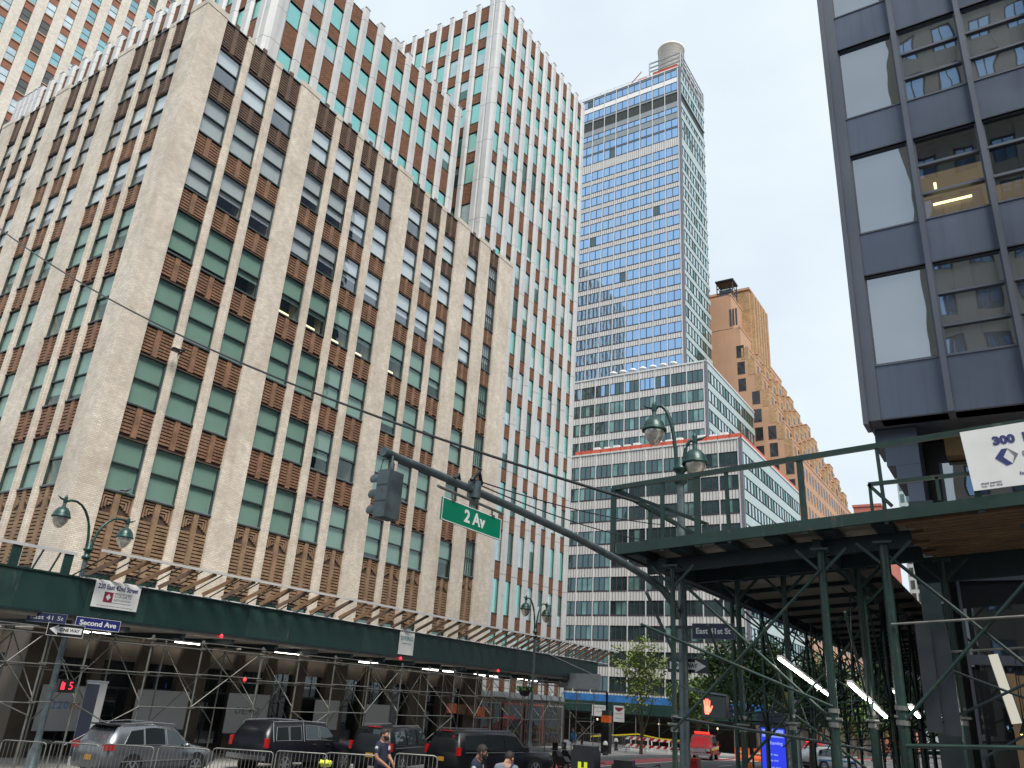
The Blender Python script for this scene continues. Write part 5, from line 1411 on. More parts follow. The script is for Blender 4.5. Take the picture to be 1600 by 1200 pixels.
def ex_sb(t):
    for s in (-1, 1):
        part_boxes(t, 'tail_light', [(s*.88, s*1.0, -2.87, -2.72, .98, 1.30)], M['tail'])
        part_boxes(t, 'mirror', [(s*1.02, s*1.26, .75, .9, 1.12, 1.32)], M['black'])
        part_boxes(t, 'side_trim', [(s*1.022, s*1.035, -2.5, 2.2, 1.09, 1.12)], M['rim'])
        part_boxes(t, 'roof_rail', [(s*.68, s*.72, -2.3, .3, 1.93, 1.97)], M['rim'])
    part_boxes(t, 'number_plate', [(-.17, .17, -2.88, -2.855, .72, .88)], M['plate'])
    part_boxes(t, 'brake_light', [(-.3, .3, -2.68, -2.6, 1.87, 1.91)], M['tail'])
car('parked_car', 'black utility wagon, rear towards the camera, with a yellow plate beside the standing officer', 'car', -24.9, 30.4, R(14), SB, M['blackcar'], SBW, ((-2.76, 1.2, .78), (-2.68, 1.78, .72)), ((1.1, 1.2, .82), (.55, 1.84, .72)), (-1.75, 1.6), .41, extra=ex_sb, trim=M['blackcar'])
car('parked_car', 'long black utility wagon with silver beltline trim, front half seen past two men', 'car', -21.3, 32.6, R(-8), SB, M['blackcar'], SBW, ((-2.76, 1.2, .78), (-2.68, 1.78, .72)), ((1.1, 1.2, .82), (.55, 1.84, .72)), (-1.75, 1.6), .41, extra=ex_sb, trim=M['black']).scale = (1, 1.15, 1)
def ex_fire(front):
    def f(t):
        part_boxes(t, 'light_bar', [(-.6, -.22, .05, .35, 1.96, 2.12), (-.18, .18, .05, .35, 1.96, 2.12), (.22, .6, .05, .35, 1.96, 2.12)], emis('red_beacon', (1, .03, .02), 1.1))
        part_boxes(t, 'stripe', [(-1.032, -1.024, -2.6, 2.3, .78, .92), (1.024, 1.032, -2.6, 2.3, .78, .92)], M['yellow'])
        part_boxes(t, 'stripe', [(-1.03, -1.023, -2.6, 2.3, .93, 1.0), (1.023, 1.03, -2.6, 2.3, .93, 1.0)], M['white'])
        part_boxes(t, 'grille', [(-.62, .62, 2.80, 2.88, .62, .92)], M['chrome']); part_boxes(t, 'bumper', [(-.98, .98, 2.78, 2.95, .40, .58)], M['chrome'])
        for s in (-1, 1):
            part_boxes(t, 'headlight', [(s*.66, s*.93, 2.70, 2.87, .74, .94)], M['globe'])
            part_boxes(t, 'mirror', [(s*1.02, s*1.26, .75, .9, 1.12, 1.32)], M['black']); part_boxes(t, 'tail_light', [(s*.84, s*1.0, -2.87, -2.72, .92, 1.38)], M['tail'])
    return f
car('fire_vehicle', 'red fire service wagon with its red light bar on, left of the blue kiosk', 'fire vehicle', -24.9, 70.3, R(178+14), SB, M['redcar'], SBW, ((-2.76, 1.2, .78), (-2.68, 1.78, .72)), ((1.1, 1.2, .82), (.55, 1.84, .72)), (-1.75, 1.6), .41, extra=ex_fire(1), trim=M['black'])
car('fire_vehicle', 'second red fire service wagon with light bar, farther right behind the shed posts', 'fire vehicle', -18.1, 80.5, R(166), SB, M['redcar'], SBW, ((-2.76, 1.2, .78), (-2.68, 1.78, .72)), ((1.1, 1.2, .82), (.55, 1.84, .72)), (-1.75, 1.6), .41, extra=ex_fire(1), trim=M['black'])
def ex_pol(t):
    part_boxes(t, 'light_bar', [(-.6, .6, -.1, .2, 1.76, 1.88)], M['poster'])
    part_boxes(t, 'stripe', [(-.985, -.972, -1.9, 1.9, .74, .86), (.972, .985, -1.9, 1.9, .74, .86)], bl)
    for s in (-1, 1):
        part_boxes(t, 'tail_light', [(s*.62, s*.94, -2.43, -2.22, .88, 1.06)], emis('lit_tail', (1, .04, .03), 2.0)); part_boxes(t, 'mirror', [(s*.98, s*1.16, .62, .74, 1.05, 1.2)], M['black'])
    part_boxes(t, 'bumper', [(-.8, .8, -2.48, -2.40, .42, .60)], M['black'])
car('police_car', 'white and light blue patrol SUV seen from behind through the shed posts', 'police car', -15.2, 72.6, R(-38), SUV, M['whitecar'], [[(-1.85, .12), (-1.05, .10), (-1.02, .86), (-1.55, .80)], [(-1.0, .10), (-.6, .10), (-.12, .10), (-.12, .90), (-.6, .90), (-.98, .90)], [(-.05, .10), (.92, .10), (.42, .84), (-.05, .90)]],
    ((-2.3, 1.18, .66), (-2.02, 1.62, .58)), ((1.05, 1.1, .72), (.42, 1.64, .60)), (-1.42, 1.38), extra=ex_pol, trim=M['black'])

# ---------------------------------------------------------------- crowd barriers
def barrier_proto(L):
    H_ = 1.16; f = MB(); r = .10
    f.path([(-L/2, 0, .2), (-L/2, 0, H_-r), (-L/2+r*.3, 0, H_-r*.3), (-L/2+r, 0, H_), (L/2-r, 0, H_), (L/2-r*.3, 0, H_-r*.3), (L/2, 0, H_-r), (L/2, 0, .2)], .021, M['galv'], 8)
    f.tube((-L/2, 0, .24), (L/2, 0, .24), .02, M['galv'], 8)
    bars = MB(); n = int(L/.118)
    for i in range(1, n): bars.tube((-L/2+L*i/n, 0, .24), (-L/2+L*i/n, 0, H_), .009, M['galv'], 6)
    ft = MB(); ft.path([(0, -.33, 0.01), (0, -.2, .12), (0, 0, .22), (0, .2, .12), (0, .33, .01)], .02, M['galv'], 6)
    return f.mesh('frame'), bars.mesh('bar_infill'), ft.mesh('foot')
_bp = {}
bdesc = ['at the left edge of the photo, set almost edge-on', 'in front of the left-hand kerb, before the scaffold foot', 'below the rear of the grey SUV', 'across the rear wheel of the grey SUV', 'across the front wheel of the grey SUV', 'below the rear of the dark pickup', 'below the front wheel of the dark pickup', 'behind the standing officer in navy', 'between the two officers']
B_ = [((-29.2,13.3),(-28.7,14.0)), ((-27.85,14.45),(-26.65,15.25)), ((-26.55,15.3),(-25.25,16.15)), ((-25.2,16.2),(-23.85,17.1)), ((-23.75,17.15),(-22.4,18.05)), ((-22.3,18.1),(-20.75,19.15)), ((-20.65,19.2),(-19.35,20.1)), ((-17.3,17.9),(-15.85,19.0)), ((-15.75,19.05),(-14.7,19.7))]
for (a, c), de in zip(B_, bdesc):
    a, c = Vector((*a, 0)), Vector((*c, 0)); L = round((c-a).length-.02, 1)
    if L not in _bp: _bp[L] = barrier_proto(L)
    m_ = (a+c)/2; ang = math.atan2(c.y-a.y, c.x-a.x)
    t = thing('crowd_barrier', 'grey metal crowd barrier '+de, 'crowd barrier', (m_.x, m_.y, gz(m_.x, m_.y)), ang, 'crowd barriers along the near kerb')
    inst('frame', _bp[L][0], t); inst('bar_infill', _bp[L][1], t)
    for s in (-1, 1): inst('foot', _bp[L][2], t, (s*L*.36, 0, 0))
# farther barriers on the avenue
far = barrier_proto(2.3)
for i, (x, y, an) in enumerate([(-31.5, 62.5, .3), (-29.6, 63.3, .2), (-32.5, 68.5, .4), (-30.5, 69.2, .25), (-22.5, 86, .1), (-20.1, 86.4, .1), (-17.6, 86.6, .05), (-12.5, 78, .2), (-10.2, 78.5, .1), (-8.0, 78.9, .1)]):
    t = thing('crowd_barrier', 'crowd barrier closing off the far pavement or roadway beyond the crossing', 'crowd barrier', (x, y, gz(x, y)+(.13 if x < -27.2 else 0)), an, 'far crowd barriers')
    inst('frame', far[0], t); inst('bar_infill', far[1], t)
    for s in (-1, 1): inst('foot', far[2], t, (s*.8, 0, 0))
# red and white sawhorses
lg = MB(); bd = MB()
for s in (-1, 1):
    lg.bar((s*.75, -.32, 0), (s*.75, 0, 1.15), .09, .04, M['white']); lg.bar((s*.75, .32, 0), (s*.75, 0, 1.15), .09, .04, M['white'])
for zc, dy in ((1.0, -.06), (.42, -.21)):
    for k in range(8):
        x0 = -1.15+k*2.3/8; x1 = x0+2.3/8; d_ = .10
        bd.add([(x0-d_, dy-.02, zc-.12), (x1-d_, dy-.02, zc-.12), (x1+d_, dy-.02, zc+.12), (x0+d_, dy-.02, zc+.12), (x0-d_, dy, zc-.12), (x1-d_, dy, zc-.12), (x1+d_, dy, zc+.12), (x0+d_, dy, zc+.12)], [(0,1,2,3), (7,6,5,4), (0,1,5,4), (1,2,6,5), (2,3,7,6), (3,0,4,7)], M['redcar'] if k % 2 else M['white'])
lgm, bdm = lg.mesh('leg_frame'), bd.mesh('striped_board')
for i, (x, y) in enumerate([(-30.9, 70.9), (-29.2, 71.6), (-27.6, 72.4), (-25.6, 73.2)]):
    t = thing('sawhorse_barricade', ['leftmost red and white sawhorse under the yellow tape', 'second red and white sawhorse, behind the slender tree trunk', 'third red and white sawhorse, right of the slender tree trunk', 'last red and white sawhorse, by the central green post'][i], 'barricade', (x, y, gz(x, y)+(.13 if x < -27.2 else 0)), R(22), 'red and white sawhorses')
    inst('leg_frame', lgm, t); inst('striped_board', bdm, t)
t = thing('barrier_tape', 'yellow barrier tape strung above the sawhorses', 'barrier tape', (-31, 69, 1.1))
q = MB(); pts = [(-33.5, 66.5, .95), (-30.6, 69.9, 1.35), (-29, 71, 1.1), (-25.2, 73, 1.0)]
for a, c in zip(pts, pts[1:]): q.bar(a, c, .01, .10, M['yellow'])
lbuild(q, 'tape', t)
t = thing('barrier_tape', 'short yellow tape tied to the barrier at the left edge', 'barrier tape', (-29.6, 13.0, .9))
q = MB(); q.bar((-31.5, 11.2, .85), (-29.1, 13.4, 1.22), .012, .07, M['yellow']); lbuild(q, 'tape', t)

# ---------------------------------------------------------------- small street furniture
def lbl(name, label, cat, x, y, z=None, rz=0, group=None): return thing(name, label, cat, (x, y, gz(x, y)+(.13 if x < -27.2 else 0) if z is None else z), rz, group)
t = lbl('litter_bin', 'bright red lidded bin standing on the road beside the central pole', 'bin', -16.3, 44.6)
q = MB(); q.prism([(-.28, -.28), (.28, -.28), (.28, .28), (-.28, .28)], .05, 1.05, M['redcar']); q.build('bin', t)
q = MB(); q.box(-.33, .33, -.33, .33, 1.05, 1.15, M['redcar']); q.box(-.3, .3, -.38, -.3, .98, 1.08, M['redcar']); q.build('lid', t)
t = lbl('street_kiosk', 'tall blue-screened street kiosk seen through the shed posts', 'kiosk', -11.2, 41.6)
q = MB(); q.box(-.62, .62, -.14, .14, 0, 3.05, M['black']); q.box(-.66, .66, -.16, .16, 3.05, 3.6, M['signnavy']); q.build('casing', t)
q = MB(); q.box(-.56, .56, -.15, -.142, .55, 2.9, emis('blue_screen', (.02, .045, .8), .5)); sc_ = q.build('screen', t)
q = MB(); q.box(-.5, .5, -.156, -.151, 2.5, 2.84, emis('pale_screen', (.25, .35, .9), .5)); q.build('screen_header', sc_)
for i, (s_, zz, w_) in enumerate([('No Standing', 2.25, .86), ('all day', 1.75, .4), ('any time', 1.5, .4), ('follow signs', 1.2, .6)]):
    text(s_, .2 if i == 0 else .11, emis('screen_text', (.5, .6, 1), .5), sc_, (0, -.158, zz), (1, 0, 0), (0, 0, 1), width=w_)
t = lbl('signal_pole', 'plain grey pole with a small amber box, right of the blue kiosk', 'pole', -9.95, 41)
q = MB(); q.lathe([(.2, 0), (.2, .1), (.15, .2), (.14, 4.2), (0, 4.2)], M['hgrey'], n=14); q.build('pole', t)
t = lbl('traffic_light', 'yellow traffic signal seen from behind above the blue kiosk', 'traffic light', -15.6, 62, z=4.2)
q = MB(); q.box(-.2, .2, -.15, .15, 0, 1.0, M['yellow']); q.build('housing', t)
q = MB()
for k in range(3): q.lathe([(.13, 0), (.15, .02), (.15, .22), (.13, .22)], M['yellow'], (0, 0, 0), 12)
q2 = MB()
for k in range(3): q2.tube((.15, -.12, .17+.33*k), (.34, -.12, .15+.33*k), .11, M['yellow'], 10)
q2.build('visor', t)
q = MB(); q.tube((0, 0, 0), (0, 0, gz(-15.6, 62)-4.2), .06, M['hgrey'], 8); q.build('pole', t)
t = lbl('street_kiosk', 'slanted-looking grey and navy street kiosk under the left-hand shed', 'kiosk', -30.2, 18.6)
q = MB(); q.box(-.45, .45, -.14, .14, 0, 2.85, M['hmull']); q.box(-.42, .42, -.15, -.141, .3, 2.8, M['signnavy']); q.build('casing', t)
q = MB(); q.box(-.47, .47, -.16, .16, 2.85, 2.93, M['poster']); q.build('cap', t)
for i, (x, y) in enumerate([(-27.6, 57.2), (-31.1, 66.5)]):
    t = lbl('bollard', ['black bollard with a pale cap at the far kerb', 'smaller bollard with a pale cap behind the red paved strip'][i], 'bollard', x, y, group='capped bollards')
    q = MB(); q.lathe([(.2, 0), (.2, .08), (.15, .14), (.14, .6), (.18, .62), (.18, .68)], M['black'], n=14); q.build('post', t)
    q = MB(); q.lathe([(.18, .68), (.17, .8), (.1, .92), (0, .95)], M['white'], n=14); q.build('cap', t)
t = lbl('signal_post', 'dark street post with an orange signal head by the far kerb', 'post', -28.5, 59.2)
q = MB(); q.box(-.32, .32, -.25, .25, 0, 1.9, M['black']); q.box(-.3, .3, -.23, .23, 1.9, 3.0, M['sashdk']); q.tube((0, 0, 3), (0, 0, 4.3), .1, M['black'], 8); q.build('post', t)
q = MB(); q.box(-.33, .33, -.3, .2, 2.15, 2.65, M['orangep']); q.build('signal_head', t)
t, T, shape, P = board('shed_sign', 'white notice on the far green shed, left one of the pair', 'sign', (-32.8, 66.6, 3.05), w=1.35, h=.9, m=M['white'], group=None, **SX)
T('NOTICE', 0, .25, .18, M['inkgrey'], 1.0); T('work permit', 0, -.05, .12, M['inkgrey'], .7)
t, T, shape, P = board('shed_sign', 'white notice with a maroon emblem on the far green shed, right one of the pair', 'sign', (-31.2, 67.2, 2.9), w=1.0, h=1.3, m=M['white'], **SX)
shape([(-.35, .35), (0, .15), (.35, .35), (.35, .5), (-.35, .5)], M['inkred']); T('SAFETY', 0, .0, .16, M['inkred'], .7); T('call us', 0, -.35, .14, M['inkblue'], .6)
t = lbl('direction_sign', 'pair of small dark blue signs left of the lit red hand', 'sign', -16.4, 53, z=3.4)
q = MB(); q.box(-.5, .45, -.02, 0, .28, .58, M['signblue']); q.box(-.5, .6, -.02, 0, -.12, .2, M['signblue']); q.build('board', t)
text('2 Ave', .2, M['white'], t, (-.05, -.024, .43), (1, 0, 0), (0, 0, 1), width=.6); text('E 42 St', .2, M['white'], t, (.05, -.024, .04), (1, 0, 0), (0, 0, 1), width=.75)
q = MB(); q.tube((.8, .05, .8), (.8, .05, gz(-16, 53)-3.4), .06, M['black'], 8); q.bar((-.5, .02, .3), (.8, .05, .3), .04, .05, M['black']); q.build('pole', t)
for i, (x, y, z_) in enumerate([(-24.1, 78.6, 1), (-22.6, 79.2, 1), (-15.9, 52.9, 0)]):
    t = lbl('plastic_barrier' if z_ else 'traffic_drum', ['orange plastic road barrier right of the red wagon', 'second orange plastic road barrier by the blue kiosk', 'low orange drum on the road left of the blue kiosk'][i], 'road barrier' if z_ else 'drum', x, y, rz=.2, group='orange plastic road barriers' if z_ else None)
    q = MB()
    if z_:
        q.prism([(-.3, 0), (.3, 0), (.28, .25), (.14, .5), (.1, 1.05), (-.1, 1.05), (-.14, .5), (-.28, .25)], -.65, .65, M['orangep'], lambda a, b, c: (c, a, b)); q.build('shell', t)
        q = MB(); q.box(-.5, .5, -.2, -.13, .62, .74, M['white']); q.build('stripe', t)
    else:
        q.lathe([(.38, 0), (.38, .1), (.3, .12), (.28, .55), (.22, .85), (0, .87)], M['orangep'], n=16); q.build('drum', t)
        q = MB(); q.lathe([(.287, .35), (.282, .5), (.27, .5)], M['white'], n=16); q.build('stripe', t)

def bicycle(label, x, y, rz, box_z, yell):
    t = lbl('delivery_bicycle', label, 'bicycle', x, y, rz=rz)
    for yy in (-.52, .52):
        q = MB(); n = 20; pts = [(0, yy+.33*math.cos(2*math.pi*i/n), .34+.33*math.sin(2*math.pi*i/n)) for i in range(n+1)]; q.path(pts, .022, M['rubber'], 6)
        for k in range(8): a = k*math.pi/4; q.tube((0, yy, .34), (0, yy+.31*math.cos(a), .34+.31*math.sin(a)), .003, M['rim'], 4)
        q.build('wheel', t)
    q = MB(); fr = [((0, -.52, .34), (0, -.12, .42)), ((0, -.12, .42), (0, -.2, .88)), ((0, -.2, .82), (0, .36, .86)), ((0, -.12, .42), (0, .38, .78)), ((0, .35, .98), (0, .52, .34)), ((0, -.52, .34), (0, -.19, .8))]
    for a, c in fr: q.tube(a, c, .018, M['black'], 6)
    q.build('frame', t)
    q = MB(); q.path([(-.3, .2, 1.02), (-.22, .36, 1.05), (0, .36, 1.0), (.22, .36, 1.05), (.3, .2, 1.02)], .014, M['black'], 6); q.build('handlebar', t)
    q = MB(); q.prism([(-.08, -.32), (.08, -.32), (.03, -.02), (-.03, -.02)], .88, .95, M['black']); q.build('saddle', t)
    q = MB(); q.box(-.13, .13, -.82, -.3, .72, .75, M['black']); q.tube((-.1, -.8, .73), (0, -.52, .34), .01, M['black'], 4); q.tube((.1, -.8, .73), (0, -.52, .34), .01, M['black'], 4); q.build('rack', t)
    q = MB(); z0, z1 = .76, box_z
    q.prism([(-.33, -.98), (.33, -.98), (.33, -.36), (-.33, -.36)], z0, z1-.12, M['black']); q.prism([(-.3, -.93), (.3, -.93), (.3, -.4), (-.3, -.4)], z1-.12, z1, M['black']); q.build('delivery_box', t)
    if yell:
        q = MB(); q.box(-.12, -.03, -.992, -.98, z0+.1, z0+.34, M['hivis']); q.box(.05, .14, -.992, -.98, z0+.1, z0+.34, M['hivis']); q.box(-.03, .05, -.99, -.98, z0+.14, z0+.2, M['hivis']); q.build('reflector', t)
    return t
bicycle('delivery bicycle with a tall black box bearing a yellow reflector', -11.0, 22.0, R(10), 1.50, True)
bicycle('delivery bicycle with a low plain black box right of the yellow reflector', -9.9, 23.3, R(-75), 1.10, False)
def motorcycle(label, x, y, rz):
    t = lbl('motorcycle', label, 'motorcycle', x, y, rz=rz)
    for yy in (-.7, .72):
        q = MB(); n = 18; q.path([(0, yy+.27*math.cos(2*math.pi*i/n), .31+.27*math.sin(2*math.pi*i/n)) for i in range(n+1)], .06, M['rubber'], 8); q.tube((-.04, yy, .31), (.04, yy, .31), .18, M['rim'], 12); q.build('wheel', t)
    q = MB(); q.prism([(-.95, .55), (-.6, .78), (-.1, .74), (.1, .95), (.5, .98), (.6, .7), (.35, .35), (-.4, .3)], -.15, .15, M['blackcar'], lambda a, b, c: (c, a, b)); q.tube((.12, .1, .38), (.14, -.9, .36), .05, M['chrome'], 8); q.build('body', t)
    q = MB()
    for s in (-1, 1): q.tube((s*.09, .72, .31), (s*.08, .48, 1.0), .025, M['chrome'], 6)
    q.path([(-.38, .32, 1.1), (-.2, .46, 1.08), (.2, .46, 1.08), (.38, .32, 1.1)], .018, M['black'], 6); q.build('fork', t)
    q = MB(); q.lathe([(0, -.1), (.1, -.05), (.1, .05), (0, .08)], M['globe'], (0, .62, .92), 10); q.build('headlight', t)
    q = MB(); q.prism([(-.18, .5), (.18, .5), (.12, .56), (-.12, .56)], 1.0, 1.38, M['carglass']); q.build('windscreen', t)
    q = MB()
    for s in (-1, 1): q.tube((s*.3, .38, 1.1), (s*.42, .38, 1.25), .01, M['black'], 4); q.box(s*.38, s*.5, .36, .38, 1.22, 1.32, M['chrome'])
    q.build('mirror', t); return t
motorcycle('dark parked motorcycle nearest the nose of the long black wagon', -22.6, 41.2, R(60))
motorcycle('second parked motorcycle, partly behind the first one', -22.9, 43.0, R(75))

# ---------------------------------------------------------------- people
def person(name_label, x, y, rz, J, mats, scale=1., hairm=None, bald=.0, beard=False, extra=None, cat='person', z=None):
    """J: overrides of joint positions (x right, y forward, z up). One skinned body, hair and kit as children."""
    j = dict(pel=(0, 0, .96), spi=(0, .0, 1.14), che=(0, .0, 1.33), nec=(0, .01, 1.50), hed=(0, .03, 1.60), top=(0, .03, 1.715), chin=(0, .10, 1.575),
             lsh=(-.185, 0, 1.43), lel=(-.23, -.03, 1.16), lwr=(-.24, .07, .92), rsh=(.185, 0, 1.43), rel=(.23, -.03, 1.16), rwr=(.24, .07, .92),
             lhi=(-.10, 0, .90), lkn=(-.11, .03, .50), lan=(-.11, -.02, .09), lto=(-.13, .15, .04), rhi=(.10, 0, .90), rkn=(.11, .03, .50), ran=(.11, -.02, .09), rto=(.13, .15, .04))
    j.update(J)
    rad = dict(pel=(.15, .11), spi=(.145, .105), che=(.165, .115), nec=(.058, .06), hed=(.078, .092), top=(.065, .075), chin=(.045, .04), lsh=(.075, .075), lel=(.048, .048), lwr=(.033, .028), lhi=(.095, .10), lkn=(.063, .066), lan=(.046, .05), lto=(.045, .035))
    for k in list(rad):
        if k[0] == 'l': rad['r'+k[1:]] = rad[k]
    edges = [('pel', 'spi'), ('spi', 'che'), ('che', 'nec'), ('nec', 'hed'), ('hed', 'top'), ('hed', 'chin')]
    for s in 'lr': edges += [('che', s+'sh'), (s+'sh', s+'el'), (s+'el', s+'wr'), ('pel', s+'hi'), (s+'hi', s+'kn'), (s+'kn', s+'an'), (s+'an', s+'to')]
    for s, sg in (('l', -1), ('r', 1)):
        w = Vector(j[s+'wr']); e = Vector(j[s+'el']); d = (w-e).normalized(); f = Vector((0, 1, 0)); side = d.cross(Vector((sg, 0, 0))); side = side.normalized() if side.length > .1 else f
        pal = w+d*.075; j[s+'pa'] = pal; rad[s+'pa'] = (.040, .018); edges.append((s+'wr', s+'pa'))
        for q, (off, ln) in enumerate(((.030, .075), (.011, .085), (-.009, .08), (-.028, .062))):
            b0 = pal+side*off+d*.015; m_ = b0+d*ln*.55+Vector((-sg*.012, 0, 0)); e_ = b0+d*ln*.9+Vector((-sg*.035, 0, 0))
            for nm, p in (('a', b0), ('b', m_), ('c', e_)): j[s+'f%d%s' % (q, nm)] = p; rad[s+'f%d%s' % (q, nm)] = (.0095, .0095)
            edges += [(s+'pa', s+'f%da' % q), (s+'f%da' % q, s+'f%db' % q), (s+'f%db' % q, s+'f%dc' % q)]
        b0 = w+d*.03+side*.04; e_ = b0+d*.05+side*.025; j[s+'ta'], j[s+'tb'] = b0, e_; rad[s+'ta'] = rad[s+'tb'] = (.011, .011)
        edges += [(s+'wr', s+'ta'), (s+'ta', s+'tb')]
    names = list(j); idx = {n: i for i, n in enumerate(names)}
    me = bpy.data.meshes.new('body'); me.from_pydata([Vector(j[n]) for n in names], [(idx[a], idx[c]) for a, c in edges], []); me.update()
    ob = bpy.data.objects.new('tmp', me); col.objects.link(ob)
    sk = ob.modifiers.new('s', 'SKIN'); sk.use_smooth_shade = True; sb = ob.modifiers.new('d', 'SUBSURF'); sb.levels = sb.render_levels = 1
    lay = me.skin_vertices[0] if me.skin_vertices else None
    for n in names:
        sv = lay.data[idx[n]]; sv.radius = rad[n]; sv.use_root = (n == 'pel')
    dg = bpy.context.evaluated_depsgraph_get(); dg.update()
    out = bpy.data.meshes.new_from_object(ob.evaluated_get(dg)); bpy.data.objects.remove(ob); out.name = 'body'
    t = thing('person', name_label, cat, (x, y, gz(x, y) if z is None else z), rz); t.scale = (scale,)*3
    out.materials.clear()
    for m in mats: out.materials.append(m)                         # skin, shirt, trousers, shoes
    def seg(p, a, c):
        a, c = Vector(a), Vector(c); d = c-a; k = max(0, min(1, (p-a).dot(d)/max(d.length_squared, 1e-9))); return (p-a-d*k).length
    for pl in out.polygons:
        c = pl.center; best = min(edges, key=lambda e: seg(c, j[e[0]], j[e[1]])-.6*min(rad[e[0]][0], rad[e[1]][0]))
        s_ = best[0]+best[1]; mi = 0
        if best in [('pel', 'spi'), ('spi', 'che')] or best[1][1:] in ('sh',) or (best[0][1:] == 'sh' and (c-Vector(j[best[0]])).length < .22 or (best[0][1:] == 'sh' and len(mats) > 4)): mi = 1
        elif best == ('che', 'nec'): mi = 1 if c.z < j['nec'][2]-.03 else 0
        elif best[1][1:] in ('hi', 'kn', 'an') : mi = 2
        elif best[1][1:] == 'to': mi = 3
        elif len(mats) > 4 and best[1][1:] in ('wr',): mi = 1
        pl.material_index = mi; pl.use_smooth = True
    b = bpy.data.objects.new('body', out); col.objects.link(b); b.parent = t
    # face and hair
    hd = Vector(j['hed']); tp = Vector(j['top']); ch = Vector(j['chin']); upv = (tp-hd).normalized(); fw = (ch-hd); fw = (fw-upv*fw.dot(upv)).normalized(); rt = fw.cross(upv)
    def hv(a, f, u): return hd+rt*a+fw*f+upv*u
    q = MB()
    q.add([hv(-.014, .088, -.01), hv(.014, .088, -.01), hv(0, .118, -.008), hv(0, .088, .04)], [(0, 1, 2), (0, 2, 3), (1, 3, 2), (0, 3, 1)], mats[0])
    for s in (-1, 1): q.lathe([(0, -.03), (.012, -.02), (.016, .01), (.008, .03), (0, .032)], mats[0], hv(s*.085, -.005, .0), 8)
    q.build('nose_and_ears', t)
    q = MB()
    for s in (-1, 1): q.add([hv(s*.02, .094, .035), hv(s*.045, .086, .035), hv(s*.045, .086, .046), hv(s*.02, .094, .046)], [(0, 1, 2, 3)], M['black'])
    q.add([hv(-.022, .094, -.045), hv(.022, .094, -.045), hv(.02, .096, -.036), hv(-.02, .096, -.036)], [(0, 1, 2, 3)], M['inkred']); q.build('eyes_and_mouth', t)
    if hairm:
        q = MB(); vs = []; nn, mm = 12, 6; c0 = hv(0, -.012, .045)
        for k in range(mm+1):
            el = math.pi/2*(1-k/mm*(1.25))
            for i in range(nn):
                a = 2*math.pi*i/nn; f_ = math.cos(a); lim = el if f_ < .2 else max(el, .25+.3*f_)
                vs.append(c0+rt*(.092*math.cos(lim)*math.sin(a))+fw*(.105*math.cos(lim)*f_)+upv*(.105*math.sin(lim)))
        q.add(vs, [(k*nn+i, k*nn+(i+1) % nn, (k+1)*nn+(i+1) % nn, (k+1)*nn+i) for k in range(mm) for i in range(nn)], hairm, True); q.build('hair', t)
    if beard:
        q = MB(); vs = []
        for k, (u, rr, ff) in enumerate(((.0, .083, .0), (-.035, .080, .012), (-.065, .066, .02), (-.085, .035, .03))):
            for i in range(9):
                a = R(-85+170*i/8); vs.append(hv(rr*math.sin(a), ff+.092*math.cos(a)*(1 if k < 3 else .8), u-(.02 if abs(i-4) < 2 and k == 0 else 0)))
        q.add(vs, [(k*9+i, k*9+i+1, (k+1)*9+i+1, (k+1)*9+i) for k in range(3) for i in range(8)], M['hair'], True); q.build('beard', t)
    if extra: extra(t, hv)
    return t
def ex_cop(t, hv):
    q = MB(); q.prism([(-.035, -.04), (.035, -.04), (.045, .02), (0, .05), (-.045, .02)], .125, .132, M['white'], lambda a, b, c: (-.08+a, c, 1.36+b)); q.build('badge', t)
    q = MB(); q.lathe([(0, -.005), (.04, -.005), (.04, .005), (0, .005)], M['poster'], n=12); o = q.build('sleeve_patch', t); o.location = (.262, 0, 1.36); o.rotation_euler = (0, R(82), 0)
    o = bpy.data.objects.new('sleeve_patch', o.data); col.objects.link(o); o.parent = t; o.location = (-.262, 0, 1.36); o.rotation_euler = (0, R(98), 0)
    q = MB(); n = 20; vs = []
    for zz in (.93, .99):
        for i in range(n): a = 2*math.pi*i/n; vs.append((.172*math.cos(a), .132*math.sin(a), zz))
    q.add(vs, [(i, (i+1) % n, n+(i+1) % n, n+i) for i in range(n)], M['black']); q.box(.15, .20, -.04, .05, .84, .97, M['black']); q.build('belt', t)
person('bearded officer in a navy short-sleeved shirt standing in front of a black car', -12.88, 15.12, R(-78), dict(lel=(-.24, .05, 1.18), lwr=(-.05, .26, 1.08), rel=(.27, .02, 1.17), rwr=(.10, .24, 1.0)), [M['skin'], M['navycloth'], M['navycloth'], M['black']], 1.04, M['hair'], 0, True, ex_cop, z=.80)
person('officer with cropped hair and a white shoulder patch, looking down to the right', -9.03, 13.27, R(-62), dict(nec=(0, .05, 1.5), hed=(0, .10, 1.59), top=(0, .13, 1.70), chin=(0, .165, 1.55), lel=(-.25, .02, 1.18), lwr=(-.16, .26, 1.10), rel=(.25, .02, 1.18), rwr=(.14, .26, 1.10)), [M['skind'], M['navycloth'], M['navycloth'], M['black']], 1.04, M['hair'], 0, True, ex_cop, z=.80)
def ex_strap(t, hv):
    q = MB(); q.path([(.10, .1, 1.46), (.12, 0, 1.51), (.09, -.11, 1.42), (-.05, -.135, 1.25), (-.16, -.1, 1.05)], .022, M['navycloth'], 6); q.build('strap', t)
person('man in a grey shirt seen from behind, head bent, a dark strap across his back', -8.81, 13.99, R(18), dict(nec=(0, .06, 1.49), hed=(.02, .12, 1.57), top=(.03, .16, 1.68), chin=(.06, .185, 1.53), lel=(-.26, .05, 1.17), lwr=(-.12, .28, 1.12), rel=(.26, .05, 1.17), rwr=(.12, .28, 1.12)), [M['skin'], M['greycloth'], M['navycloth'], M['black']], 1.02, M['hair'], 0, False, ex_strap, z=.74)
